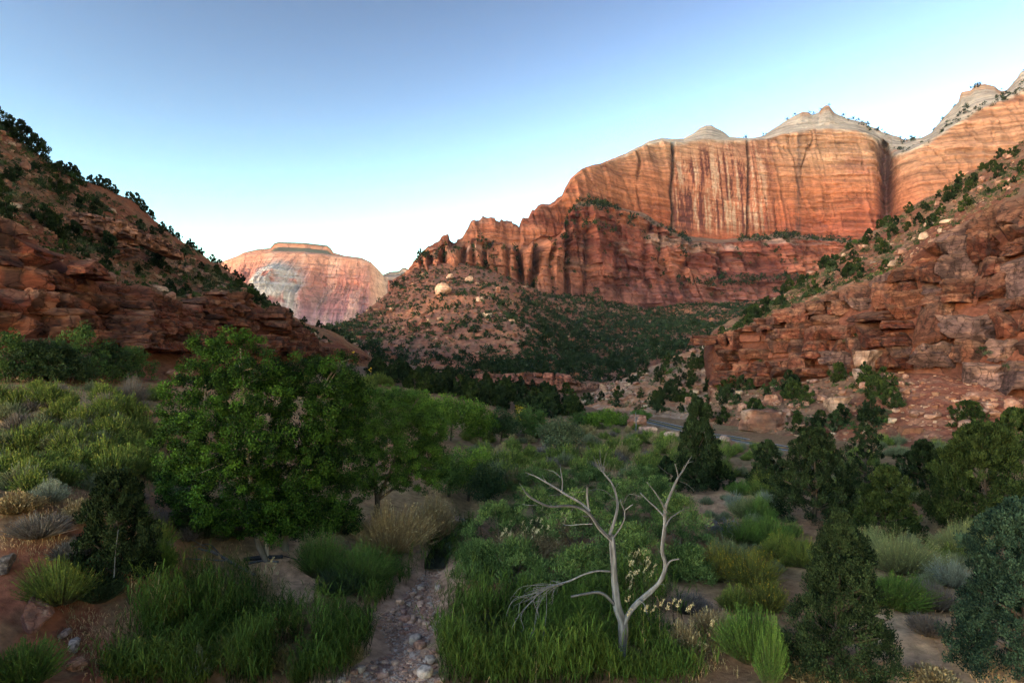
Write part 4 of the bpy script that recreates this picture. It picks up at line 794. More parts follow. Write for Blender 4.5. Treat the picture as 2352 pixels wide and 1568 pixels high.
b4_, _ = dbranch('branch', [(838, 690, 9), (880, 630, 9), (910, 570, 8), (913, 520, 7), (935, 500, 6), (962, 481, 4)], (.1, -.7)); twig(b4_, [(912, 525, 6), (892, 480, 4.5), (885, 450, 4)], (-.5, -.8))
dbranch('branch', [(858, 1100, 15), (800, 1040, 14), (750, 1017, 13), (680, 1024, 11), (584, 1042, 10)], (0, -.8))
b5_, S5 = dbranch('branch', [(822, 888, 10), (740, 886, 9), (660, 908, 9), (580, 945, 8), (500, 968, 7), (430, 985, 5), (385, 1025, 4)], (.1, -.6))
for par_, ends in ((b1_, ((300, 400, 270, 350), (330, 430, 300, 400), (470, 494, 440, 450), (600, 495, 560, 540), (420, 480, 400, 520))), (b2_, ((360, 306, 330, 260), (440, 350, 410, 300), (330, 295, 310, 310), (600, 445, 590, 400), (470, 370, 440, 385))), (br, ((1290, 235, 1330, 220), (1255, 290, 1275, 240), (1160, 700, 1200, 660), (1148, 780, 1110, 740), (1200, 400, 1180, 360), (1120, 965, 1160, 980))), (b3_, ((850, 400, 880, 350), (866, 480, 900, 440), (800, 310, 840, 270)))):
    for (x0, y0, x1, y1) in ends: twig(par_, [(x0, y0, 2.6), ((x0 + x1) / 2 + R.uniform(-6, 6), (y0 + y1) / 2 + R.uniform(-8, 8), 1.8), (x1, y1, .9)], (-.3, -.3 + R.uniform(-.5, .5)))
for q in range(30):
    s = (R.uniform(380, 540), 0); s = (s[0], np.interp(s[0], [380, 430, 520], [1030, 985, 965])); ag = R.uniform(.15, 1.45); L_ = R.uniform(70, 340); e = (s[0] - L_ * math.cos(ag) * .9, s[1] + L_ * math.sin(ag)); m_ = ((s[0] * .5 + e[0] * .5) - R.uniform(-20, 60), s[1] * .5 + e[1] * .5 - R.uniform(-30, 50))
    twig(b5_, [(s[0], s[1], 3), (m_[0], m_[1], 2.2), (e[0] + R.uniform(0, 30), e[1] - 20, 1.8), (e[0], e[1], 1.2)], (-.6, -.6 + R.uniform(-.8, .6)))

# ------------------------------------------------------------------ large broadleaf trees
cb = hit1(606, 1285); d0 = cb[1]
leafy_tree('cottonwood_tree', cb, [[(612, 1290, d0, .20), (590, 1235, d0, .17), (578, 1130, d0, .15), (566, 1000, d0 - .4, .12), (560, 900, d0, .08), (552, 800, d0, .04)], [(590, 1235, d0, .12), (520, 1050, d0 + 1, .09), (470, 930, d0 + .5, .04)]],
  [(550, 802, d0, 62, 44), (498, 852, d0 + .5, 78, 50), (450, 925, d0 + .5, 82, 70), (575, 890, d0 - .6, 95, 70), (410, 1020, d0, 50, 70), (500, 1010, d0 - 1.5, 110, 90), (590, 1010, d0 - 1, 90, 90), (430, 1110, d0 + .5, 60, 70), (520, 1130, d0 - 1, 95, 80), (600, 1150, d0, 70, 70), (470, 790, d0 + .5, 36, 20), (540, 1190, d0, 80, 44), (450, 1170, d0, 60, 40), (620, 1200, d0 - .4, 60, 44)],
  'tall leafy cottonwood with pale leaning trunk, left half of the big dark crown', ncl=760, per=150, crad=.46, ln=.125, wd=.085, fill=.25, seed=3, dark=(.004, .011, .003), light=(.042, .088, .010))
cb = hit1(656, 1262); d1 = cb[1]
leafy_tree('cottonwood_tree', cb, [[(656, 1270, d1, .24), (654, 1200, d1, .22), (690, 1050, d1, .15), (720, 930, d1, .07)], [(654, 1190, d1, .15), (640, 1000, d1 + 1, .10), (650, 880, d1 + 1, .05)]],
  [(640, 880, d1 + 1, 66, 52), (700, 868, d1, 70, 50), (768, 862, d1 - .3, 66, 52), (740, 950, d1 - 1, 100, 70), (810, 940, d1, 46, 66), (690, 1040, d1 - 1.5, 95, 80), (780, 1040, d1 - .6, 72, 80), (660, 1130, d1 - 1, 80, 66), (740, 1140, d1 - .8, 66, 66), (830, 905, d1, 24, 26), (700, 1190, d1 - .5, 90, 40), (770, 1190, d1 - .4, 60, 40)],
  'broad leafy cottonwood with brown trunk, right half of the big dark crown', ncl=680, per=150, crad=.46, ln=.125, wd=.085, fill=.25, seed=4, dark=(.0035, .010, .003), light=(.036, .078, .009))
cb = hit1(862, 1188); d2 = cb[1]
leafy_tree('willow_tree', cb, [[(862, 1195, d2, .24), (866, 1140, d2, .2), (850, 1050, d2, .12), (840, 960, d2, .05)], [(866, 1150, d2, .14), (905, 1060, d2, .1), (930, 960, d2, .05)], [(866, 1150, d2, .12), (940, 1090, d2, .07), (980, 1020, d2, .04)]],
  [(880, 925, d2, 66, 34), (935, 935, d2 - .5, 60, 48), (985, 985, d2, 42, 56), (850, 990, d2 - 1, 50, 50), (920, 1010, d2 - 1.2, 84, 66), (960, 1070, d2 - .6, 62, 60), (840, 1070, d2, 40, 60), (900, 1100, d2, 50, 40), (820, 1000, d2 + .5, 46, 70), (825, 1110, d2, 40, 50), (985, 1060, d2, 46, 46)],
  'spreading green willow with dark forked trunk beside the cottonwoods', ncl=620, per=130, crad=.45, ln=.16, wd=.06, dark=(.012, .028, .006), light=(.075, .14, .02), seed=5, bark=BARKD, orient=(.5, .1, 1.0), droop=.5)
def mid_tree(name, px, py, top, hw, label, dark, light, seed, ln=.22, ncl=90, per=70, bark=BARKD, wd=None):
    c = hit1(px, py); d = c[1]; h = (py - top)
    return leafy_tree(name, c, [[(px, py + 4, d, .16), (px + 3, py - h * .4, d, .11), (px - 2, py - h * .75, d, .05)]],
      [(px, top + h * .28, d, hw * .62, h * .28), (px - hw * .5, top + h * .48, d, hw * .5, h * .3), (px + hw * .5, top + h * .48, d - .5, hw * .5, h * .3), (px, top + h * .55, d - 1, hw * .6, h * .32)], label, ncl=ncl, per=per, crad=.32 * (h / F * d) ** .6, ln=ln, wd=wd or ln * .6, dark=dark, light=light, seed=seed, bark=bark, droop=.2)
LG = ((.03, .065, .008), (.13, .20, .026)); MG = ((.025, .05, .014), (.07, .11, .026)); DG = ((.014, .027, .011), (.038, .058, .022)); GG = ((.04, .052, .026), (.095, .11, .055))
for px, py, top, hw, lab, cc, sd in (
  (1035, 1012, 905, 74, 'rounded light green tree behind the willow, tallest of its row', LG, 11), (1092, 1018, 922, 52, 'light green tree right of the rounded one in the row', LG, 12),
  (985, 1005, 908, 44, 'light green tree peeping out between willow and rounded tree', LG, 13), (1150, 1015, 940, 40, 'dark green tree left of the yellow tree', DG, 14),
  (1222, 1012, 932, 42, 'dark green tree just right of the yellow tree', MG, 15), (1285, 1045, 952, 46, 'grey green feathery tree in the middle of the valley', GG, 16),
  (1392, 985, 940, 46, 'bright green tree at the foot of the orange knoll', LG, 17), (1340, 985, 945, 34, 'green tree left of the bright green one below the knoll', MG, 18),
  (1470, 965, 942, 26, 'small bluish green tree where the road disappears', MG, 19), (1075, 1150, 1020, 62, 'yellow green leafy bush tree beside the creek', LG, 20),
  (1030, 1140, 1040, 50, 'shaded green bush tree between willow and creek', MG, 21), (1115, 1165, 1060, 44, 'dark green bush leaning over the creek', DG, 22)):
    mid_tree('broadleaf_tree' if sd < 20 else 'streamside_bush', px, py, top, hw, lab, cc[0], cc[1], sd, ln=.26 if sd < 20 else .17, ncl=110, per=70)
mid_tree('yellow_tree', 1194, 996, 928, 19, 'small yellow leaved tree on a thin pale trunk', (.28, .18, .012), (.50, .36, .03), 29, ln=.22, ncl=14, per=45, bark=np.array([.3, .26, .2]))

# ------------------------------------------------------------------ junipers
JG = ((.005, .009, .0045), (.030, .045, .018)); JB = ((.006, .013, .010), (.034, .058, .036)); JO = ((.008, .014, .005), (.042, .058, .016))
def near_juniper(px, py, top, hw, label, cc, seed, ncl=200, per=75, ln=.13, wd=.045, taper=.75, crad=.30):
    ncl = int(ncl * 2.0); crad *= .68; per = int(per * .95); wd *= 1.3; c = hit1(px, py); k = c[1] / F; ms = juniper_mesh((py - top) * k, hw * k, seed, ncl, per, ln, wd, cc[0], cc[1], taper=taper, crad=crad); return place_tree('juniper_tree', ms, c, 1.0, seed * 1.3, label)
near_juniper(1930, 1556, 1165, 138, 'dense dark cone shaped juniper near the sandy path, nearest of all', JG, 31, 420, 90, .10, .035, .72, .30)
near_juniper(2345, 1560, 1140, 175, 'blue green juniper at the right edge of the picture', JB, 32, 460, 90, .10, .04, .5, .30)
near_juniper(1868, 1196, 975, 98, 'broad dark juniper behind the rabbitbrush, centre of the group', JG, 33, 260, 80, .16, .055, .5, .36)
near_juniper(1600, 1128, 908, 58, 'tall narrow dark juniper standing before the road', JG, 34, 240, 80, .2, .07, .55, .36)
near_juniper(2040, 1236, 1068, 86, 'rounded olive juniper with dead lower twigs', JO, 35, 230, 80, .15, .05, .5, .34)
near_juniper(1762, 1124, 1008, 54, 'small dark juniper left of the broad one', JG, 36, 150, 70, .18, .06, .6, .34)
near_juniper(2255, 1216, 965, 128, 'very large spreading green juniper at the right', JO, 37, 380, 80, .17, .06, .42, .40)
near_juniper(1985, 1122, 968, 62, 'open twisted juniper with bare grey branches', JG, 38, 90, 60, .18, .06, .5, .36)
near_juniper(2120, 1120, 1008, 62, 'low dark juniper between the twisted and the large one', JG, 39, 150, 70, .2, .07, .5, .36)
near_juniper(2225, 1012, 918, 62, 'dark juniper at the foot of the bare red slope', JO, 40, 150, 60, .24, .08, .5, .4)
near_juniper(2330, 1060, 935, 66, 'juniper above the large spreading one at the right edge', JO, 41, 160, 60, .24, .08, .45, .4)
near_juniper(1530, 1112, 1045, 32, 'small dark juniper at the left foot of the tall narrow one', JG, 42, 90, 60, .18, .06, .6, .3)
near_juniper(1650, 1120, 1056, 40, 'small dark juniper at the right foot of the tall narrow one', JG, 43, 90, 60, .18, .06, .6, .3)
near_juniper(270, 1335, 1072, 92, 'black green scrub tree on the red bank, with a bare pale stick', JG, 44, 240, 75, .12, .05, .35, .32)
dw = hit1(262, 1330)
mbx = MB(); tube(mbx, spline([W(262, 1325, dw[1] - 1.5), W(266, 1260, dw[1] - 1.5), W(272, 1215, dw[1] - 1.4)], 8) - dw, np.linspace(.018, .008, 8), deadw, 6); put('bare_stick', mbx.mesh('bare_stick', [M_DEAD], True), loc=dw, label='thin bare pale stick standing before the black green scrub tree', cat='stick')
# junipers of the slopes: one set of crowns, copied
JM = [juniper_mesh(4.0, 1.9, 60 + i, 40, 60, .36, .18, *(JG if i % 2 else JO), taper=.5, crad=.5) for i in range(4)]
SM = [bush_mesh(1.6, 1.3, 70 + i, 16, 34, .24, .10, *c, crad=.42, matl=M_SCRUB) for i, c in enumerate((DG, MG, GG, DG))]
rg = np.random.default_rng(77)
def scatter_trees(pts, label, group, smin, smax, name='juniper_tree', sink=.15):
    for p in pts: place_tree(name, JM[int(rg.integers(4))], (p[0], p[1], p[2] - sink), rg.uniform(smin, smax), rg.uniform(0, 6.28), label, 'tree', group)
def scatter_bush(pts, label, group, smin, smax, name='scrub_bush', sink=.15):
    for p in pts: place_bush(name, SM[int(rg.integers(4))], (p[0], p[1], p[2] - sink), rg.uniform(smin, smax), rg.uniform(0, 6.28), label, 'bush', group)
# skyline of the left hill
sk = HL[HLcs[6]]; skp = CX + F * sk[:, 0] / sk[:, 1]; ix = [np.argmin(np.abs(skp - u)) for u in (8, 30, 66, 92, 108, 150, 172, 190, 214, 232, 246, 262, 300, 318, 340, 356, 380, 396, 410, 436, 452, 470, 488, 505, 520, 542, 560, 585, 610, 640, 670, 700, 735, 770, 805)]
for i, s in zip(ix, [1.3, 1.2, 1.5, 1.5, 1.1, .8, .9, .9, .7, .9, .9, .8, .8, 1.0, 1.0, .9, .8, .8, .7, .8, .9, .8, .9, .8, .8, .9, .9, .9, .9, 1.0, 1.0, 1.0, 1.0, 1.0, 1.0]):
    q = sk[i]; place_tree('conifer_tree', JM[int(rg.integers(4))], (q[0], q[1] - rg.uniform(0, 3), q[2] - .7), s, rg.uniform(0, 6), 'small black green pinyon on the skyline of the left slope', 'tree', 'trees along the left skyline')
lp = [(-40, 250), (0, 300), (220, 440), (400, 560), (540, 650), (700, 755), (860, 835), (780, 815), (700, 785), (640, 738), (560, 682), (500, 676), (400, 704), (300, 694), (140, 600), (-40, 500)]
edge = lambda px, py, Q: .4 + np.exp(-((py - np.interp(px, [0, 220, 400, 540, 700, 860], [290, 430, 545, 640, 745, 830])) / 45.) ** 2) * 2
scatter_bush(patch_pts(HL, HLcs[3] + 2, HLcs[6], lp, 165, rg, edge), 'scrubby grey green bush dotted over the left red slope', 'bushes on the left slope', .55, 1.5)
scatter_trees(patch_pts(HL, HLcs[3] + 2, HLcs[6], lp, 84, rg, edge), 'low dark juniper growing on the left red slope', 'junipers on the left slope', .45, .85, 'conifer_tree')  # these are junipers, not pinyons like those on the skyline
for px, py, s in ((140, 440, 1.0), (170, 470, .8), (120, 545, 1.1), (100, 535, 1.0), (240, 600, 1.2), (350, 590, 1.3), (360, 610, 1.2), (160, 560, 1.0)):
    q = patch_pts(HL, HLcs[3] + 1, HLcs[6], [(px - 12, py - 12), (px + 12, py - 12), (px + 12, py + 12), (px - 12, py + 12)], 1, rg)
    if len(q): place_tree('juniper_tree', JM[int(rg.integers(4))], q[0] - [0, 0, .2], s, 0, 'round dark juniper among the ledges of the left slope', 'tree', 'large junipers on the left slope')
rpoly = [(1640, 775), (1760, 700), (1880, 620), (1960, 560), (2110, 470), (2220, 405), (2352, 330), (2352, 450), (2200, 520), (2060, 640), (1950, 660), (1850, 695), (1750, 740)]
edge = lambda px, py, Q: .45 + np.exp(-((py - np.interp(px, [1640, 1760, 1880, 1960, 2110, 2220, 2352], [765, 697, 617, 556, 466, 402, 320])) / 30.) ** 2) * 1.6
scatter_trees(patch_pts(HR, HRcs[4] + 2, HRcs[7] + 1, rpoly, 100, rg, edge), 'dark juniper growing on the upper right slope above the cliffs', 'junipers above the right cliffs', .5, 1.15, 'conifer_tree')  # junipers here as well, no pinyons among them
scatter_bush(patch_pts(HR, HRcs[4] + 2, HRcs[7] + 1, rpoly, 70, rg, edge), 'grey green bush on the upper right slope above the cliffs', 'bushes above the right cliffs', .5, 1.4)
tpoly = [(1600, 960), (1640, 885), (1800, 884), (1990, 860), (2100, 870), (2080, 930), (2000, 1000), (1800, 1005), (1700, 985)]
scatter_trees(patch_pts(HR, HRcs[1], HRcs[3] - 1, tpoly, 34, rg), 'dark juniper on the boulder slope below the right cliffs', 'junipers below the right cliffs', .6, 1.2)
scatter_bush(patch_pts(HR, HRcs[1], HRcs[3] - 1, tpoly + [(2352, 990)], 42, rg), 'small bush on the boulder slope below the right cliffs', 'bushes below the right cliffs', .3, .9)
scatter_bush(patch_pts(HR, HRcs[3], HRcs[4], [(1650, 880), (1700, 760), (2000, 650), (2300, 500), (2352, 900), (2000, 850)], 14, rg), 'bush clinging to a ledge of the right cliffs', 'bushes on the right cliffs', .5, 1.1, sink=-1.2)
kpoly = [(1300, 930), (1400, 885), (1500, 845), (1640, 790), (1640, 965), (1480, 950), (1400, 930)]
kd_ = lambda px, py, Q: .25 + 1.2 * sst(1430, 1560, px)
scatter_trees(patch_pts(KN, 3, 84, kpoly, 72, rg, kd_), 'dark juniper on the orange knoll beyond the road', 'junipers on the knoll', .5, 1.15)
scatter_bush(patch_pts(KN, 3, 84, kpoly, 18, rg), 'small bush on the orange knoll beyond the road', 'bushes on the knoll', .4, 1.0)
hs1 = np.concatenate([patch_pts(HL, HLcs[3] + 1, HLcs[6], lp, 1200, rg), patch_pts(HR, HRcs[4] + 1, HRcs[7], rpoly, 800, rg), patch_pts(KN, 3, 84, kpoly, 220, rg), patch_pts(HR, HRcs[1], HRcs[3], tpoly, 160, rg)])
# dark wooded flat below the rubble hill
fp = sample_poly([(850, 838), (960, 860), (1180, 890), (1320, 905), (1330, 960), (1240, 960), (1120, 935), (990, 905), (900, 890), (845, 862)], 150, rg); fp = hit(fp[:, 0], fp[:, 1])
scatter_trees(fp[fp[:, 1] < 330], 'dark juniper in the wooded flat below the rubble hill', 'junipers of the wooded flat', .7, 1.35)
fp = sample_poly([(650, 800), (770, 800), (880, 840), (900, 880), (800, 870), (700, 840)], 36, rg); fp = hit(fp[:, 0], fp[:, 1]); scatter_bush(fp[fp[:, 1] < 330], 'dark bush beside the road bend under the left slope', 'bushes by the road bend', .8, 1.6, 'roadside_bush')

# scrub of the rubble hill: the largest three hundred one by one, the rest as a mass
TD = ((.008, .015, .007), (.026, .038, .016))
FM = [bush_mesh(2.4, 1.7, 80 + i, 10, 16, .62, .34, *TD, crad=.75, matl=M_SCRUB) for i, c in enumerate((DG, JG, DG, JG))]
tq = TAL[5:160].reshape(-1, 3); tpx = CX + F * tq[:, 0] / tq[:, 1]; tpy = HY + F * (CZ - tq[:, 2]) / tq[:, 1]
dens = (.62 + 2.6 * sst(1130, 1330, tpx + 50 * noise(tq * .02, 3) + .55 * (tpy - 740)) + .35 * sst(-.1, .4, noise(tq * .012, 4))) * np.linalg.norm(tq[:, :2], axis=1) ** .35
ok = (tpx > 700) & (tpx < 1840); tq, dens = tq[ok], dens[ok]
sel = rg.choice(len(tq), 11000, replace=False, p=dens / dens.sum()); tq = tq[sel]; tq = tq[np.argsort(tq[:, 1])]; size = rg.lognormal(.12, .35, len(tq))
big = np.argsort(-(size / tq[:, 1]))[:300]; rest = np.setdiff1d(np.arange(len(tq)), big)
for i in big:
    place_bush('rubble_slope_shrub', FM[int(rg.integers(4))], tq[i] - [0, 0, .3], float(size[i]), rg.uniform(0, 6.28), 'round dark shrub on the pale rubble hillside', 'shrub', 'shrubs on the rubble hillside')
def mass(name, pts, size, protos, label, m, per=None):
    arr = []
    for me in protos:
        V = np.empty(len(me.vertices) * 3, np.float32); me.vertices.foreach_get('co', V); C = np.empty(len(me.vertices) * 4, np.float32); me.color_attributes['Col'].data.foreach_get('color', C); arr.append((V.reshape(-1, 3), C.reshape(-1, 4)[:, :3]))
    mb = MB()
    for j, (V, C) in enumerate(arr):
        q = pts[j::len(arr)]; s = size[j::len(arr)]; a = rg.uniform(0, 6.28, len(q)); ca, sa = np.cos(a)[:, None], np.sin(a)[:, None]
        VV = np.stack([ca * V[None, :, 0] - sa * V[None, :, 1], sa * V[None, :, 0] + ca * V[None, :, 1], 0 * ca + V[None, :, 2]], -1) * s[:, None, None] + q[:, None]
        mb.add(VV.reshape(-1, 3), np.arange(len(q) * len(V)).reshape(-1, 4), (C[None] * rg.uniform(.7, 1.3, (len(q), 1, 1))).reshape(-1, 3))
    return put(name, mb.mesh(name, [m]), kind='stuff', label=label)
FM0 = [bush_mesh(2.0, 1.7, 95 + i, 7, 14, .75, .30, *c, crad=.85, matl=M_SCRUB)[0] for i, c in enumerate((GG, DG, ((.12, .085, .045), (.22, .16, .09)), MG))]
FS = [bush_mesh(2.2, 1.6, 90 + i, 5, 9, .95, .6, *TD, crad=.85, matl=M_SCRUB)[0] for i, c in enumerate((DG, JG, DG, JG))]
mass('scrub', tq[rest] - [0, 0, .3], size[rest], FS, 'mass of small dark shrubs covering the rubble hillside', M_SCRUB)
mass('low_scrub', hs1 - [0, 0, .1], rg.lognormal(-1.0, .4, len(hs1)), FM0, 'low scrub and dry tufts scattered over the red hillsides', M_SCRUB)
# trees on the benches and rims of the great wall
mp = []
def wall_pts(r0, r1, poly, n): return patch_pts(MASS_P, r0, r1, poly, n, rg)
c_ = MASS_CS
mp.append(wall_pts(c_[3] - 2, c_[4] + 3, [(1300, 440), (1560, 530), (1600, 570), (1300, 500)], 90)); mp.append(wall_pts(c_[3] - 2, c_[4] + 2, [(1690, 520), (1960, 520), (1960, 580), (1690, 570)], 120))
mp.append(wall_pts(c_[1] + 4, c_[3], [(1220, 480), (1400, 470), (1480, 520), (1300, 560), (1200, 540)], 60)); mp.append(wall_pts(c_[2] - 22, c_[2] - 4, [(1550, 640), (1900, 630), (1900, 680), (1550, 680)], 110)); mp.append(wall_pts(c_[1], c_[3], [(960, 540), (1300, 520), (1900, 560), (1900, 690), (1300, 680), (960, 610)], 160))
mp.append(wall_pts(c_[7] + 2, c_[8], [(1930, 200), (2110, 200), (2110, 330), (1930, 330)], 26)); mp.append(wall_pts(c_[6] - 2, c_[7], [(2040, 180), (2352, 180), (2352, 380), (2040, 380)], 60)); mp.append(wall_pts(c_[8] - 1, c_[8] + 1, [(1700, 200), (2352, 120), (2352, 330), (1700, 340)], 34))
mp = np.concatenate([m for m in mp if len(m)])
mass('ledge_trees', mp - [0, 6, .5], rg.lognormal(.75, .35, len(mp)), FS, 'dark trees along the ledges and rims of the great wall', M_SCRUB)

# ------------------------------------------------------------------ boulders
RK = [rock_mesh(200 + i, 7, 2, e) for i, e in enumerate(((1, .9, .8), (1.2, .8, .6), (.9, .8, 1.0), (1.3, .9, .5), (1, 1, .7), (.8, .8, .9)))]
PALE = [rock_mesh(210 + i, 7, 1, e, (.35, .225, .16)) for i, e in enumerate(((1.2, .8, .5), (1, .8, .7), (1.3, .7, .4)))]
def boulder(px, py, w, h, label, P=None, seed=0, col=(.25, .105, .07), group=None, elong=None, name='boulder', rz=None, pw=None):
    c = hit1(px, py) if P is None else P; k = c[1] / F; me = rock_mesh(300 + seed, 7, 3, (1, .9, max(.35, h / w)), col, pw=pw); return put(name, me, loc=c - np.array([0, 0, .12 * h * k]), rotz=seed * .7 if rz is None else rz, scale=w * k * .5, label=label, cat='boulder', group=group)
boulder(350, 985, 52, 46, 'big squarish red boulder on the grassy bank, half hidden by the cottonwood', seed=1, rz=.2)
boulder(1462, 984, 48, 34, 'dark red boulder beside the road bend', seed=2); boulder(1490, 1002, 36, 24, 'pinkish boulder below the road, next to a dark round bush', seed=3, col=(.36, .19, .14)); boulder(1455, 1018, 32, 12, 'flat pink slab in the grass near the road', seed=4, col=(.38, .2, .15)); boulder(1425, 1030, 26, 8, 'low pink slab left of the flat one', seed=5, col=(.36, .2, .15))
boulder(1545, 1012, 50, 16, 'flat tan rock at the road edge before the tall juniper', seed=6, col=(.36, .21, .15)); boulder(1665, 1012, 26, 12, 'small pink rock on the near edge of the road', seed=7, col=(.38, .22, .17))
def on(P, r0, r1, px, py):
    Q = P[r0:r1].reshape(-1, 3); qx = CX + F * Q[:, 0] / Q[:, 1]; qy = HY + F * (CZ - Q[:, 2]) / Q[:, 1]; return Q[np.argmin((qx - px) ** 2 + (qy - py) ** 2)]
boulder(0, 0, 96, 64, 'largest rounded red boulder on the slope above the road', on(HR, HRcs[1], HRcs[3], 1745, 995), 8, (.17, .07, .047), rz=.3, pw=3.0)
boulder(0, 0, 60, 40, 'broken tan boulder above and right of the largest one', on(HR, HRcs[1], HRcs[3], 1920, 945), 9, (.30, .17, .12)); boulder(0, 0, 44, 26, 'slab leaning on the slope above the largest boulder', on(HR, HRcs[1], HRcs[3], 1780, 930), 10)
boulder(0, 0, 50, 36, 'pale boulder standing at the foot of the right cliff', on(HR, HRcs[2], HRcs[3], 1980, 880), 11, (.33, .2, .15)); boulder(0, 0, 64, 54, 'pale overhanging boulder at the foot of the cliff by a dark bush', on(HR, HRcs[2], HRcs[3] + 4, 1985, 855), 12, (.30, .17, .12))
boulder(0, 0, 38, 28, 'huge tan block standing high on the rubble hillside', on(TAL, 40, 150, 1020, 676), 13, (.42, .24, .16), rz=.4); boulder(0, 0, 16, 15, 'small upright rock above and right of the tan block', on(TAL, 40, 150, 1077, 645), 14, (.40, .24, .17)); boulder(0, 0, 20, 11, 'pale slab right of the huge tan block', on(TAL, 40, 150, 1102, 690), 15, (.42, .27, .2)); boulder(0, 0, 14, 16, 'reddish rock between the pale slab and the cliff', on(TAL, 40, 150, 1143, 672), 16)
boulder(0, 0, 16, 16, 'pale pointed rock high on the rubble hillside left of the tan block', on(TAL, 40, 150, 1035, 640), 17, (.38, .23, .17)); boulder(0, 0, 22, 10, 'flat pale slab low on the rubble hillside', on(TAL, 5, 100, 1120, 730), 18, (.42, .28, .2))
boulder(0, 0, 30, 26, 'pale upright boulder on the orange knoll', on(KN, 20, 84, 1385, 905), 19, (.36, .2, .14)); boulder(0, 0, 36, 20, 'brown boulder on the knoll above the road', on(KN, 3, 84, 1555, 905), 20, (.3, .16, .11)); boulder(0, 0, 26, 20, 'rounded red boulder just above the road on the knoll', on(KN, 3, 84, 1590, 930), 21)
boulder(80, 1432, 84, 60, 'dark red boulder with dry plants at the lower left bank', seed=22, col=(.19, .085, .06)); boulder(8, 1310, 40, 44, 'dark grey rock at the left edge of the picture', seed=23, col=(.12, .085, .075)); boulder(168, 1492, 36, 24, 'pale grey angular rock on the red bank', seed=24, col=(.36, .28, .24)); boulder(150, 1462, 26, 20, 'smaller pinkish rock above the pale angular one', seed=25, col=(.32, .2, .16)); boulder(172, 1535, 44, 18, 'flat orange slab at the bottom of the red bank', seed=26, col=(.36, .17, .1)); boulder(1042, 1200, 34, 10, 'flat pink rock in the creek under the bushes', seed=27, col=(.42, .25, .2))
rg = np.random.default_rng(99)
def rocks(pts, smin, smax, label, group, pal=.25):
    for p in pts:
        me = (PALE if rg.random() < pal else RK)[int(rg.integers(3))]; put('rock', me, loc=p - np.array([0, 0, .1]), rotz=rg.uniform(0, 6.28), scale=rg.uniform(smin, smax) * np.array([1, rg.uniform(.7, 1.2), rg.uniform(.5, 1.0)]), label=label, cat='rock', group=group)
rocks(patch_pts(HR, HRcs[1], HRcs[3], tpoly + [(2352, 900), (2352, 990)], 80, rg), .25, 1.3, 'loose rock on the slope below the right cliffs', 'rocks below the right cliffs', .12)
rocks(patch_pts(HR, HRcs[4], HRcs[7], rpoly, 62, rg), .4, 1.7, 'loose rock on the upper right slope above the cliffs', 'rocks above the right cliffs', .35)
rocks(patch_pts(HL, HLcs[3], HLcs[6], lp, 86, rg), .3, 1.4, 'loose rock on the left red slope', 'rocks on the left slope', .3)
rocks(patch_pts(KN, 3, 84, kpoly, 50, rg), .4, 1.8, 'loose rock on the orange knoll', 'rocks on the knoll', .4)
rocks(patch_pts(HL, HLcs[1], HLcs[2], [(-20, 900), (900, 900), (900, 780), (-20, 780)], 16, rg), .3, 1.1, 'fallen rock at the foot of the left ledges', 'rocks under the left ledges', .2)
# rubble too small to tell apart
def small_mesh(seed, col):
    V, Fq = rounded_box(2, 3.0); r2 = np.random.default_rng(seed); V = (V + r2.normal(0, .22, V.shape)) * [1.1, .8, .6]; return mk_mesh('stone', V, Fq, np.broadcast_to(col, V.shape), False, [M_ROCK]), V, Fq
def rubble(name, pts, size, label, cols, parent=None):
    mb = MB(); pr = [small_mesh(i, cols[i % len(cols)])[1:] for i in range(6)]
    for j, (V, Fq) in enumerate(pr):
        q = pts[j::6]; s = size[j::6]; a = rg.uniform(0, 6.28, len(q)); ca, sa = np.cos(a)[:, None], np.sin(a)[:, None]
        VV = np.stack([ca * V[None, :, 0] - sa * V[None, :, 1], sa * V[None, :, 0] + ca * V[None, :, 1], 0 * ca + V[None, :, 2]], -1) * s[:, None, None] + q[:, None]
        FF = (Fq[None] + (np.arange(len(q)) * len(V))[:, None, None]).reshape(-1, 4)
        mb.add(VV.reshape(-1, 3), FF, np.repeat(np.asarray(cols)[rg.integers(0, len(cols), len(q))] * rg.uniform(.7, 1.3, (len(q), 1)), len(V), 0))
    return put(name, mb.mesh(name, [M_ROCK]), parent, kind='stuff', label=label)
RC = [(.25, .10, .06), (.34, .20, .14), (.26, .13, .085), (.20, .08, .05)]
t = TAL[5:160].reshape(-1, 3); t = t[rg.choice(len(t), 4200, replace=False)]; rubble('rubble', t, rg.lognormal(-.45, .6, len(t)) * 1.1, 'pale broken stones strewn over the rubble hillside', RC)
t = np.concatenate([patch_pts(HR, HRcs[1], HRcs[3], [(1600, 1020), (1600, 840), (2400, 840), (2400, 1020)], 900, rg), patch_pts(HR, HRcs[4], HRcs[7], rpoly, 2000, rg), patch_pts(HL, HLcs[3], HLcs[6], lp, 3000, rg), patch_pts(KN, 3, 84, kpoly, 1200, rg)])
rubble('loose_stones', t, rg.lognormal(-1.55, .5, len(t)), 'small loose stones on the red hillsides', RC)
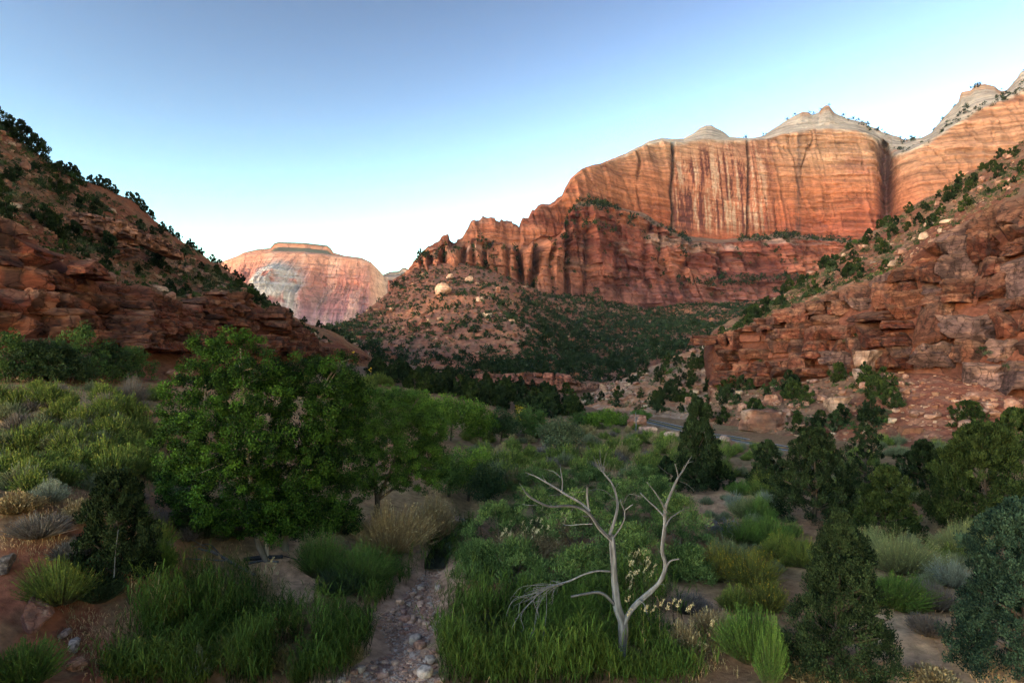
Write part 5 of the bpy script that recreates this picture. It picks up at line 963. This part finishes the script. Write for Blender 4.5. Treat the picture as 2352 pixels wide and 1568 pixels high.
# cobbles of the creek bed
CM = [rock_mesh(400 + i, 4, 0, e, c, .05) for i, (e, c) in enumerate((((1, .8, .6), (.46, .28, .19)), ((1, .7, .5), (.38, .19, .125)), ((1, .9, .7), (.46, .34, .27)), ((1, .8, .55), (.30, .17, .13)), ((1.1, .8, .5), (.50, .29, .19))))]
cp = np.concatenate([sample_poly([(905, 1400), (960, 1340), (1000, 1330), (1010, 1370), (1000, 1430), (930, 1460), (870, 1415)], 120, rg), sample_poly([(930, 1440), (1000, 1400), (1010, 1440), (960, 1500), (920, 1490)], 40, rg), sample_poly([(870, 1510), (1000, 1490), (1020, 1568), (760, 1568)], 140, rg)])
for p in hit(cp[:, 0], cp[:, 1]):
    put('cobble', CM[int(rg.integers(5))], loc=p - [0, 0, .03], rotz=rg.uniform(0, 6.28), scale=float(np.clip(rg.lognormal(-2.6, .6), .03, .30)), label='rounded pinkish cobble in the gravel bed of the creek', cat='cobble', group='cobbles of the creek bed')
gp = np.concatenate([sample_poly([(900, 1400), (985, 1300), (1010, 1310), (1010, 1440), (960, 1500), (1010, 1568), (740, 1568), (900, 1500), (860, 1420)], 5000, rg)]); gp = hit(gp[:, 0], gp[:, 1]); rubble('gravel', gp, rg.lognormal(-3.3, .4, len(gp)), 'fine gravel of the creek bed', [(.46, .28, .19), (.38, .2, .13), (.44, .32, .25), (.30, .18, .13)])

# ------------------------------------------------------------------ shrubs near the camera
def shrub(px, py, h, w, kind, label, seed, group=None, cat='shrub', name=None):
    c = hit1(px, py); k = c[1] / F; H, Rr = h * k, w * k; s = np.clip(H, .6, 2.2); n = int(900 + 650 * min(Rr, 2.0))
    K = dict(rabbit=dict(dark=(.035, .055, .010), light=(.155, .18, .03), tip=(.20, .16, .03), leafn=3, leafl=.11, w=.022), flower=dict(dark=(.04, .05, .012), light=(.14, .14, .022), tip=(.32, .20, .02), leafn=3, leafl=.10, w=.022),
      sage=dict(dark=(.085, .095, .07), light=(.20, .215, .17), tip=(.24, .25, .19), leafn=3, leafl=.09, w=.02), green=dict(dark=(.025, .05, .010), light=(.10, .165, .028), leafn=3, leafl=.12, w=.022), pale=dict(dark=(.075, .09, .035), light=(.18, .19, .075), tip=(.25, .22, .09), leafn=3, leafl=.10, w=.022),
      dead=dict(dark=(.075, .06, .055), light=(.15, .125, .115), leafn=1, leafl=.10, w=.02), dry=dict(dark=(.13, .085, .04), light=(.27, .19, .095), tip=(.32, .24, .13), leafn=2, leafl=.16, w=.02, twig=(.16, .1, .05)), dark=dict(dark=(.016, .03, .014), light=(.045, .065, .026), leafn=3, leafl=.12, w=.025))[kind]
    me = shrub_mesh(H, Rr, seed, n, dome=.5, **K); nm = name or dict(rabbit='rabbitbrush', flower='rabbitbrush', sage='sagebrush', green='green_shrub', pale='pale_shrub', dead='dead_bush', dry='dry_grass_clump', dark='dark_shrub')[kind]
    return put(nm, me, loc=c, label=label, cat=cat, group=group, rotz=seed * 2.1)
S_ = [(1648, 1330, 78, 58, 'flower', 'large rabbitbrush dotted with yellow flowers, left of a pair beside the dead bush'), (1725, 1345, 76, 62, 'flower', 'large rabbitbrush with yellow flowers touching the dark cone juniper'), (1690, 1402, 58, 46, 'rabbit', 'compact green rabbitbrush in front of the flowering pair'), (1762, 1402, 66, 46, 'flower', 'green rabbitbrush between the flowering pair and the cone juniper'),
 (1725, 1512, 110, 84, 'green', 'big green brush left of the cone juniper at the bottom'), (2050, 1390, 68, 78, 'green', 'bright green low shrub right of the cone juniper'), (2065, 1310, 80, 98, 'pale', 'wide pale yellow green shrub behind the low green one'), (1990, 1275, 62, 60, 'pale', 'pale shrub left of the wide pale yellow green one'),
 (2205, 1275, 76, 66, 'pale', 'pale shrub below the very large juniper'), (2190, 1345, 58, 50, 'sage', 'grey green sage before the blue green juniper'), (2150, 1398, 54, 46, 'dead', 'dark grey leafless bush beside the sandy path'), (2130, 1455, 40, 40, 'dead', 'low purple grey bush at the head of the sandy path'), (1580, 1402, 38, 52, 'dead', 'flat purple grey bush right of the dead tree'),
 (1720, 1190, 52, 52, 'pale', 'round grey green shrub on the sandy flat'), (1692, 1170, 36, 26, 'sage', 'small blue grey sage on the sandy flat'), (1760, 1172, 44, 30, 'sage', 'upright blue grey sage before the broad juniper'), (1748, 1200, 56, 40, 'green', 'dark green shrub beside the upright sage'), (1712, 1246, 56, 60, 'green', 'green shrub behind the dead bush'), (1770, 1250, 60, 50, 'green', 'round green shrub left of the cone juniper top'), (1790, 1290, 66, 50, 'rabbit', 'green rabbitbrush behind the cone juniper'),
 (1770, 1130, 50, 46, 'rabbit', 'yellow green shrub under the small juniper'), (1700, 1135, 30, 34, 'green', 'low green shrub left of the small juniper'), (1840, 1300, 60, 50, 'rabbit', 'green shrub half hidden behind the cone juniper'), (1675, 1290, 50, 50, 'pale', 'olive shrub right of the dead bush'),
 (140, 1378, 96, 84, 'rabbit', 'yellow green bush on the red bank at the left'), (55, 1572, 92, 74, 'green', 'blue green bush in the lower left corner'), (230, 1378, 56, 50, 'dark', 'dark bluish plant right of the yellow green bush'), (370, 1310, 70, 46, 'green', 'green shrub below the black green scrub tree'), (470, 1230, 64, 60, 'dark', 'dark shrub in the shade left of the cottonwood'), (110, 1152, 52, 46, 'sage', 'silvery sage on top of the red bank'),
 (40, 1175, 44, 60, 'dry', 'dry tan grass clump beside the silvery sage'), (185, 1195, 46, 50, 'dry', 'brown dry brush on the edge of the red bank'), (90, 1230, 50, 70, 'dead', 'grey brown dead brush hanging over the red bank'), (160, 1280, 40, 50, 'dead', 'dead brush halfway down the red bank'), (300, 930, 62, 40, 'dead', 'leafless purple grey bush on the grassy bank'),
 (735, 1320, 96, 56, 'green', 'feathery light green bush beside the sand patch'), (835, 1335, 84, 88, 'green', 'wide green bush between the sand and the creek'), (780, 1362, 56, 60, 'dark', 'dark tangle below the feathery light green bush'), (895, 1262, 110, 118, 'dry', 'big mound of brown dry grass under the willow'), (990, 1235, 84, 66, 'dry', 'brown dry grass drooping towards the creek'), (800, 1222, 40, 50, 'dry', 'dry brush under the right cottonwood'),
 (1768, 1572, 140, 36, 'green', 'upright willow shoot at the bottom below the big green brush'), (1640, 1465, 60, 60, 'dry', 'thin dry grass clump right of the dead tree foot'), (1570, 1500, 60, 56, 'dry', 'dry brush beside the foot of the dead tree'), (1210, 1290, 70, 90, 'dry', 'golden brown dry reeds in the green thicket'), (1870, 1568, 40, 60, 'dry', 'dry grass below the cone juniper'), (2150, 1568, 26, 60, 'dry', 'dry grass on the sandy path'), (2060, 1240, 34, 50, 'dry', 'rusty dry grass below the rounded olive juniper'), (1655, 1250, 30, 40, 'dry', 'dry grass under the dead bush')]
for i, (px, py, h, w, kd, lab) in enumerate(S_): shrub(px, py, h, w, kd, lab, 500 + i)
# feathery tamarisk thicket round the dead tree
TG = ((.018, .038, .011), (.125, .17, .05))
TMK = [(1150, 1262, 120, 96, 'at the left end of the thicket'), (1235, 1235, 120, 92, 'behind the golden reeds'), (1180, 1345, 110, 92, 'by the creek'), (1325, 1262, 140, 96, 'left of the upper dead branches'), (1425, 1215, 120, 88, 'behind the forked dead tree'), (1455, 1335, 140, 92, 'between the two dead stems'), (1325, 1385, 130, 96, 'under the drooping dead twigs'), (1560, 1262, 130, 72, 'right of the dead tree'), (1240, 1150, 78, 84, 'at the far end of the thicket'), (1350, 1140, 70, 80, 'before the golden grass'), (1480, 1135, 66, 66, 'left of the tall juniper'), (1100, 1330, 90, 56, 'leaning over the creek'), (1230, 1420, 100, 80, 'nearest above the green reeds'), (1505, 1180, 90, 60, 'behind the right dead stem'), (1585, 1330, 80, 50, 'below the dead bush')]
for i, (px, py, h, w, lab) in enumerate(TMK):
    c = hit1(px, py); k = c[1] / F; ms = bush_mesh(h * k, w * k, 600 + i, 120, 110, .19, .04, *TG, crad=.44, orient=(.7, .5, .5), flat=.75, matl=M_GRASS); place_bush('tamarisk_bush', ms, c, 1, i * 1.1, 'feathery grey green tamarisk bush ' + lab, 'bush')
# dark bushes under the left ledges
for i, (px, py, h, w, kd) in enumerate(((18, 878, 120, 52, MG), (70, 878, 96, 46, DG), (118, 880, 104, 56, DG), (190, 874, 130, 60, MG), (158, 880, 80, 50, DG), (250, 876, 92, 56, DG), (300, 876, 84, 50, MG), (345, 866, 60, 36, DG), (392, 866, 92, 56, DG), (425, 862, 60, 30, MG))):
    c = hit1(px, py); k = c[1] / F; ms = bush_mesh(h * k, w * k, 640 + i, 70, 60, .30, .16, *kd, crad=.75); place_bush('roadside_bush', ms, c, 1, i, 'tall dark leafy bush under the left ledges, ' + ('first', 'second', 'third', 'fifth', 'fourth', 'sixth', 'seventh', 'eighth', 'ninth', 'tenth')[i] + ' of the row from the left', 'bush', 'bushes under the left ledges')
# many smaller shrubs: a few kinds, copied
VS = dict(g=[shrub_mesh(1.2, .95, 700 + i, 620, (.025, .048, .010), (.145, .185, .034), (.2, .19, .04), 3, .04, .16) for i in range(3)], p=[shrub_mesh(1.0, .9, 710 + i, 560, (.075, .085, .045), (.16, .17, .09), None, 3, .04, .14) for i in range(2)], d=[shrub_mesh(.9, .8, 720 + i, 480, (.08, .062, .055), (.16, .13, .115), None, 1, .035, .12) for i in range(2)], y=[shrub_mesh(1.0, .8, 730 + i, 520, (.13, .095, .04), (.28, .21, .10), None, 2, .035, .18) for i in range(2)])
def scatter(poly, n, kinds, smin, smax, label, group, name='shrub', cat='shrub'):
    q = sample_poly(poly, n, rg); q = hit(q[:, 0], q[:, 1])
    NM = dict(g=('green_shrub', 'yellow green'), p=('sagebrush', 'pale grey green'), d=('leafless_shrub', 'leafless grey'), y=('dry_brush', 'tan dry'))
    for p in q[q[:, 1] < 200]:
        kk_ = kinds[int(rg.integers(len(kinds)))]; me = VS[kk_]; nm, cw = NM[kk_]; put(nm, me[int(rg.integers(len(me)))], loc=p - [0, 0, .05], rotz=rg.uniform(0, 6.28), scale=rg.uniform(smin, smax) * np.array([1, 1, rg.uniform(.8, 1.2)]), label=cw + ' ' + label, cat=cat, group=cw + ' ' + group)
scatter([(-20, 1010), (360, 1000), (420, 1080), (400, 1130), (250, 1130), (-20, 1135)], 70, 'gggp', .8, 1.5, 'shrub on the terrace above the red bank', 'shrubs on the left terrace')
scatter([(-20, 895), (230, 890), (370, 900), (340, 1000), (-20, 1005)], 60, 'gggpd', .7, 1.4, 'shrub on the grassy bank below the left road', 'shrubs on the left bank')
scatter([(300, 1120), (480, 1100), (560, 1230), (380, 1280), (300, 1240)], 22, 'gddp', .6, 1.1, 'shrub in the shade between red bank and cottonwood', 'shrubs in the cottonwood shade')
scatter([(1060, 1000), (1280, 1000), (1440, 970), (1560, 1010), (1700, 1040), (1640, 1110), (1450, 1110), (1250, 1110), (1140, 1130)], 200, 'ggggpdyy', .8, 1.8, 'shrub of the wide valley floor before the road', 'shrubs of the valley floor')
scatter([(1640, 1030), (1850, 1040), (2160, 1090), (2160, 1180), (1960, 1190), (1640, 1120)], 56, 'ggppd', .7, 1.4, 'shrub among the junipers on the right', 'shrubs among the junipers')
scatter([(1930, 1200), (2352, 1230), (2352, 1330), (2230, 1400), (2100, 1420), (2000, 1400), (1950, 1300)], 22, 'gppd', .5, .9, 'low shrub between the cone juniper and the blue green one', 'low shrubs at the right')
scatter([(1540, 1150), (1840, 1140), (1840, 1330), (1640, 1300)], 20, 'gpp', .4, .9, 'small shrub on the sandy flat beside the thicket', 'small shrubs on the sandy flat')
scatter([(1480, 985), (1560, 1000), (1740, 1030), (1800, 1050), (1700, 1060), (1520, 1030)], 40, 'ggp', .7, 1.3, 'shrub close below the paved road', 'shrubs below the paved road')
scatter([(260, 1560), (360, 1430), (820, 1430), (840, 1540), (720, 1568)], 26, 'ggyp', .5, 1.0, 'weed clump among the left reeds', 'weeds among the left reeds')
scatter([(1070, 1560), (1060, 1420), (1400, 1430), (1600, 1568)], 26, 'ggyp', .5, 1.0, 'weed clump among the right reeds', 'weeds among the right reeds')
scatter([(1900, 1020), (2352, 1010), (2352, 1080), (2000, 1080)], 30, 'ggp', .8, 1.5, 'shrub along the foot of the bare red slope', 'shrubs below the bare slope')
scatter([(600, 880), (860, 870), (1000, 930), (980, 960), (850, 910)], 30, 'gg', 1.2, 2.2, 'shrub behind the cottonwood tops', 'shrubs behind the cottonwoods')

# ------------------------------------------------------------------ reeds and grass
def reed_field(name, polys, hgt, base, tipc, label, w=.022, lean=.16, leaves=4, leafl=.5, jitter=.3):
    mb = MB()
    for poly, n, hs_ in polys:
        q = sample_poly(poly, n, rg) + rg.normal(0, 28, (n, 2)) * np.array([1, .5]); p = hit(q[:, 0], q[:, 1]); k = .25 + 1.3 * (.5 + .5 * noise(np.c_[p[:, :2] * .7, 0 * p[:, 0]], 5)); gate = (noise(np.c_[p[:, :2] * .9, 0 * p[:, 0] + 9], 6) > -.38) & ~inpoly(q[:, 0], q[:, 1], [(860, 1410), (950, 1330), (1000, 1330), (1000, 1440), (1010, 1600), (760, 1600), (850, 1500)]); p, k = p[gate], k[gate]; blades(mb, p - [0, 0, .05], hgt * hs_ * k * rg.uniform(.6, 1.2, len(p)), rg, base, tipc, w, lean, leaves, leafl)
    return put(name, mb.mesh(name, [M_GRASS]), kind='stuff', label=label)
reed_field('reeds', [([(250, 1575), (340, 1450), (480, 1420), (700, 1425), (820, 1420), (865, 1460), (850, 1520), (730, 1575)], 3300, 1.0), ([(330, 1440), (420, 1330), (560, 1340), (620, 1400), (500, 1430)], 500, .8), ([(840, 1370), (930, 1300), (955, 1300), (905, 1370), (870, 1420)], 260, .6), ([(1030, 1575), (1010, 1450), (1020, 1390), (1200, 1410), (1420, 1420), (1420, 1575)], 3300, 1.05), ([(1420, 1430), (1560, 1470), (1600, 1568), (1400, 1568)], 700, .6), ([(1010, 1240), (1075, 1180), (1090, 1190), (1040, 1290), (1000, 1300)], 260, .7), ([(1390, 1300), (1500, 1290), (1520, 1420), (1400, 1430)], 500, 1.0)], 1.7, (.006, .011, .003), (.048, .080, .013), 'tall green reeds along the creek', w=.028, lean=.3, leaves=5, leafl=.6)
reed_field('dry_reeds', [([(340, 1450), (480, 1320), (640, 1360), (620, 1440)], 700, 1.0), ([(260, 1560), (340, 1440), (800, 1430), (820, 1560)], 420, .95), ([(1060, 1560), (1060, 1420), (1420, 1430), (1420, 1560)], 300, .95), ([(1130, 1310), (1290, 1200), (1330, 1230), (1260, 1320)], 700, .9), ([(1200, 1065), (1420, 1060), (1520, 1075), (1440, 1100), (1240, 1100)], 900, .8), ([(1330, 1000), (1440, 1000), (1440, 1020), (1340, 1025)], 260, .8)], 1.3, (.14, .10, .05), (.30, .22, .10), 'dry golden reeds', leaves=2, leafl=.35, w=.02)
mb = MB()   # feathery seed heads
pp = np.concatenate([sample_poly([(1430, 1350), (1500, 1330), (1510, 1420), (1440, 1430)], 26, rg), sample_poly([(1130, 1290), (1330, 1190), (1340, 1260), (1180, 1330)], 60, rg), sample_poly([(1440, 1480), (1640, 1500), (1640, 1568), (1440, 1568)], 12, rg), sample_poly([(560, 1370), (620, 1350), (640, 1400)], 6, rg)]); pp = hit(pp[:, 0], pp[:, 1]); hh = rg.uniform(1.5, 2.5, len(pp))
blades(mb, pp, hh, rg, (.16, .13, .06), (.30, .23, .11), .014, .06, 2, .3)
for p, h in zip(pp, hh):
    n = 26; f = rg.random(n); c = p + np.c_[rg.normal(0, .035, n) + .12 * f, rg.normal(0, .035, n), h * .93 + f * .28]; cards(mb, c, np.c_[rg.normal(0, .5, n) + .3, rg.normal(0, .5, n), np.ones(n)], .10, .03, np.array([.42, .32, .18]) * rg.uniform(.7, 1.2, (n, 1)), rg)
put('seed_head_reeds', mb.mesh('seed_head_reeds', [M_GRASS]), kind='stuff', label='reeds with pale feathery seed heads')
reed_field('dry_grass', [([(-20, 1130), (300, 1130), (330, 1240), (230, 1300), (-20, 1260)], 1500, .8), ([(100, 1390), (330, 1400), (300, 1568), (180, 1568)], 900, .6), ([(1520, 1380), (1720, 1380), (1680, 1568), (1560, 1568)], 1200, .7), ([(2040, 1400), (2352, 1380), (2352, 1568), (2240, 1568), (2140, 1470)], 900, .45), ([(60, 900), (250, 895), (345, 960), (300, 1000), (60, 990)], 2400, 1.3), ([(1520, 1130), (1860, 1120), (1860, 1260), (1640, 1290)], 1400, .6), ([(1880, 1200), (2160, 1180), (2300, 1280), (1960, 1300)], 1200, .7), ([(1060, 990), (1440, 985), (1560, 1020), (1440, 1110), (1150, 1120)], 2600, 1.3), ([(480, 1240), (860, 1200), (900, 1290), (700, 1300), (560, 1330)], 900, .5)], .42, (.15, .10, .05), (.32, .22, .11), 'dry tan grass between the shrubs', w=.02, lean=.45, leaves=1, leafl=.2)
reed_field('green_grass', [([(-20, 892), (370, 886), (360, 900), (-20, 915)], 1800, 1.3), ([(1320, 985), (1560, 990), (1560, 1020), (1400, 1040)], 1500, 1.2), ([(760, 1440), (900, 1420), (1000, 1440), (1040, 1568), (760, 1568)], 500, .6), ([(0, 1000), (380, 1000), (400, 1120), (0, 1120)], 3000, 1.4)], .45, (.03, .05, .016), (.09, .125, .035), 'short green grass on the banks', w=.03, lean=.4, leaves=1, leafl=.25)

# ------------------------------------------------------------------ dead wood, post, signs
def log(name, pts, label, cat='log', parts=(), col=deadw):
    b = hit1(pts[0][0], pts[0][1]); root = put(name, None, loc=b, label=label, cat=cat)
    for nm, ps in [('stem', pts)] + list(parts):
        P = np.array([hit1(a[0], a[1]) + [0, 0, a[3] if len(a) > 3 else .06] for a in ps]); P[:, 1] = b[1] + (P[:, 1] - b[1]) * 1.0; S = spline(P, 5 * len(ps)); r = np.interp(np.linspace(0, 1, len(S)), np.linspace(0, 1, len(ps)), [a[2] for a in ps])
        mb = MB(); tube(mb, S - b, r, col * R.uniform(.8, 1.1), 6, seed=3, rough=.2); put(nm, mb.mesh(nm, [M_DEAD], True), root)
log('fallen_log', [(455, 1262, .05), (500, 1275, .08), (550, 1305, .10), (585, 1322, .09)], 'long grey fallen branch lying on the sand under the cottonwood', parts=[('branch', [(440, 1265, .02, .25), (480, 1258, .03, .2), (505, 1274, .04)]), ('branch', [(420, 1285, .02, .1), (470, 1288, .04, .1), (520, 1290, .04)]), ('branch', [(430, 1250, .015, .4), (470, 1262, .025, .2), (500, 1272, .03)])])
log('fallen_branch', [(570, 1296, .06), (600, 1290, .07), (640, 1292, .06)], 'short curved fallen branch beside the stump', parts=[('branch', [(575, 1310, .03), (568, 1298, .05), (600, 1291, .04)])])
log('dark_log', [(560, 1288, .12, .1), (600, 1284, .14, .1), (650, 1282, .1, .1)], 'dark half buried log at the foot of the stump', col=deadw * .35)
log('thin_pole', [(645, 1276, .03), (690, 1290, .03), (720, 1305, .02)], 'thin dark pole lying on the pale sand', col=deadw * .4)
sb = hit1(612, 1282); ks = sb[1] / F
mbx = MB(); tube(mbx, spline([(0, 0, -.2), (.02, 0, 30 * ks), (-.01, 0, 64 * ks)], 12), np.interp(np.linspace(0, 1, 12), [0, .5, 1], [.15, .12, .10]), np.array([.34, .26, .19]), 10, seed=4, rough=.5); st_o = put('stump', mbx.mesh('stump', [M_DEAD], True), loc=sb, label='tall broken pale stump standing on the sand', cat='stump')
log('broken_stick', [(478, 1465, .07, .15), (500, 1460, .06, .2), (520, 1456, .035, .25), (548, 1440, .02, .35)], 'forked grey stick in the grass at lower left', parts=[('branch', [(512, 1458, .03, .25), (525, 1440, .02, .6), (540, 1425, .01, .9)])])
# tangled dead bush
db_ = hit1(1662, 1246); kb = db_[1] / F; root = put('tangled_dead_bush', None, loc=db_, label='low tangle of bare grey branches on the sandy flat', cat='bush'); r3 = np.random.default_rng(8)
for q in range(42):
    a = r3.uniform(0, 6.28); L = r3.uniform(.45, 1.0) * 52 * kb; z = r3.uniform(.35, 1.0) * 56 * kb; P = [(0, 0, 0), (math.cos(a) * L * .45, math.sin(a) * L * .45, z * .9), (math.cos(a + .3) * L * .8, math.sin(a + .3) * L * .8, z), (math.cos(a + .5) * L * 1.05, math.sin(a + .5) * L * 1.05, z * r3.uniform(.3, .9))]
    mb = MB(); tube(mb, spline(P, 10), np.linspace(.035, .009, 10), deadw * .85, 5, seed=q); put('branch', mb.mesh('branch', [M_DEAD], True), root)
# bare pale tree by the road
bt = hit1(1460, 992); kb = bt[1] / F; root = put('bare_tree', None, loc=bt, label='small bare whitish tree before the knoll near the road', cat='tree')
mb = MB(); tube(mb, spline([(0, 0, -.1), (.1, 0, 20 * kb), (0, 0, 46 * kb)], 8), np.linspace(.12, .04, 8), deadw * 1.2, 6); put('trunk', mb.mesh('trunk', [M_DEAD], True), root)
for q in range(9):
    z = r3.uniform(14, 34) * kb; a = r3.uniform(0, 6.28); L = r3.uniform(8, 18) * kb; mb = MB(); tube(mb, spline([(.05, 0, z), (math.cos(a) * L * .5, math.sin(a) * L * .5, z + L * .5), (math.cos(a) * L, math.sin(a) * L, z + L * 1.2)], 6), np.linspace(.05, .015, 6), deadw * 1.2, 5); put('branch', mb.mesh('branch', [M_DEAD], True), root)
def box(mb, c, s, col):
    g = np.array([(x, y, z) for x in (-1, 1) for y in (-1, 1) for z in (-1, 1)]) * np.array(s) / 2 + np.array(c); mb.add(g, [[0, 1, 3, 2], [4, 6, 7, 5], [0, 4, 5, 1], [2, 3, 7, 6], [0, 2, 6, 4], [1, 5, 7, 3]], np.array(col))
M_SIGN = mat('sign_metal', rough=.5, noise_scale=3, noise_amt=.15, bump=0, spec=.3)
def sign(base, label, diamond, col, post=(.16, .09, .06), h=2.4, size=.75, name='road_sign'):
    root = put(name, None, loc=base, label=label, cat='sign'); mb = MB(); box(mb, (0, 0, h / 2 - .2), (.10, .10, h + .2), post); put('post', mb.mesh('post', [M_SIGN]), root)
    mb = MB(); s = size / 2
    if diamond:
        V = [(0, -.08, h - s * 1.2), (s * 1.3, -.08, h), (0, -.08, h + s * 1.3), (-s * 1.3, -.08, h)]; V = np.array(V + [(a, b + .04, c) for a, b, c in V]); mb.add(V, [[0, 1, 2, 3], [7, 6, 5, 4], [0, 4, 5, 1], [1, 5, 6, 2], [2, 6, 7, 3], [3, 7, 4, 0]], np.array(col))
    else: box(mb, (0, -.08, h - .1), (size, .04, size * .9), col)
    put('panel', mb.mesh('panel', [M_SIGN]), root); return root
sign(hit1(1630, 1010), 'brown backed road sign on a post beside the paved road', False, (.13, .05, .035), size=.8, h=2.3)
sign(on(HL, HLcs[1], HLcs[3], 812, 822), 'small yellow diamond warning sign at the bend under the left slope', True, (.62, .33, .01), size=1.1, h=2.2)
sign(hit1(852, 868), 'second yellow diamond warning sign, lower and right of the first', True, (.62, .33, .01), size=1.0, h=2.2)

# ------------------------------------------------------------------ thin evening haze over the whole canyon
hm = bpy.data.materials.new('haze'); hm.use_nodes = True; hm.node_tree.nodes.clear()
_o = hm.node_tree.nodes.new('ShaderNodeOutputMaterial'); _v = hm.node_tree.nodes.new('ShaderNodeVolumePrincipled'); _v.inputs['Density'].default_value = 0.000015; _v.inputs['Color'].default_value = (.70, .78, 1, 1)
hm.node_tree.links.new(_v.outputs[0], _o.inputs['Volume'])
mbh = MB(); box(mbh, (0, 0, 576), (13400, 13400, 1176), (.5, .5, .5)); put('haze', mbh.mesh('haze', [hm]), kind='stuff', label='thin blue evening haze filling the canyon')

# ------------------------------------------------------------------ tell look-alikes apart by their order where the group is small
_ones = 'zeroth first second third fourth fifth sixth seventh eighth ninth tenth eleventh twelfth thirteenth fourteenth fifteenth sixteenth seventeenth eighteenth nineteenth twentieth'.split(); _tens = {20: 'twenty', 30: 'thirty', 40: 'forty'}
def ordinal(n): return _ones[n] if n <= 20 else ({30: 'thirtieth', 40: 'fortieth'}.get(n) or _tens[n // 10 * 10] + '-' + _ones[n % 10])
_gr = {}
for o in COL.objects:
    if o.parent is None and o.get('group') and o.get('label'): _gr.setdefault((o['group'], o['label']), []).append(o)
for (g, l), os_ in _gr.items():
    if 1 < len(os_) <= 42 and len(l.split()) <= 12:
        os_.sort(key=lambda o: o.location.x / o.location.y)
        for i, o in enumerate(os_): o['label'] = l + ', ' + ordinal(i + 1) + ' from the left'
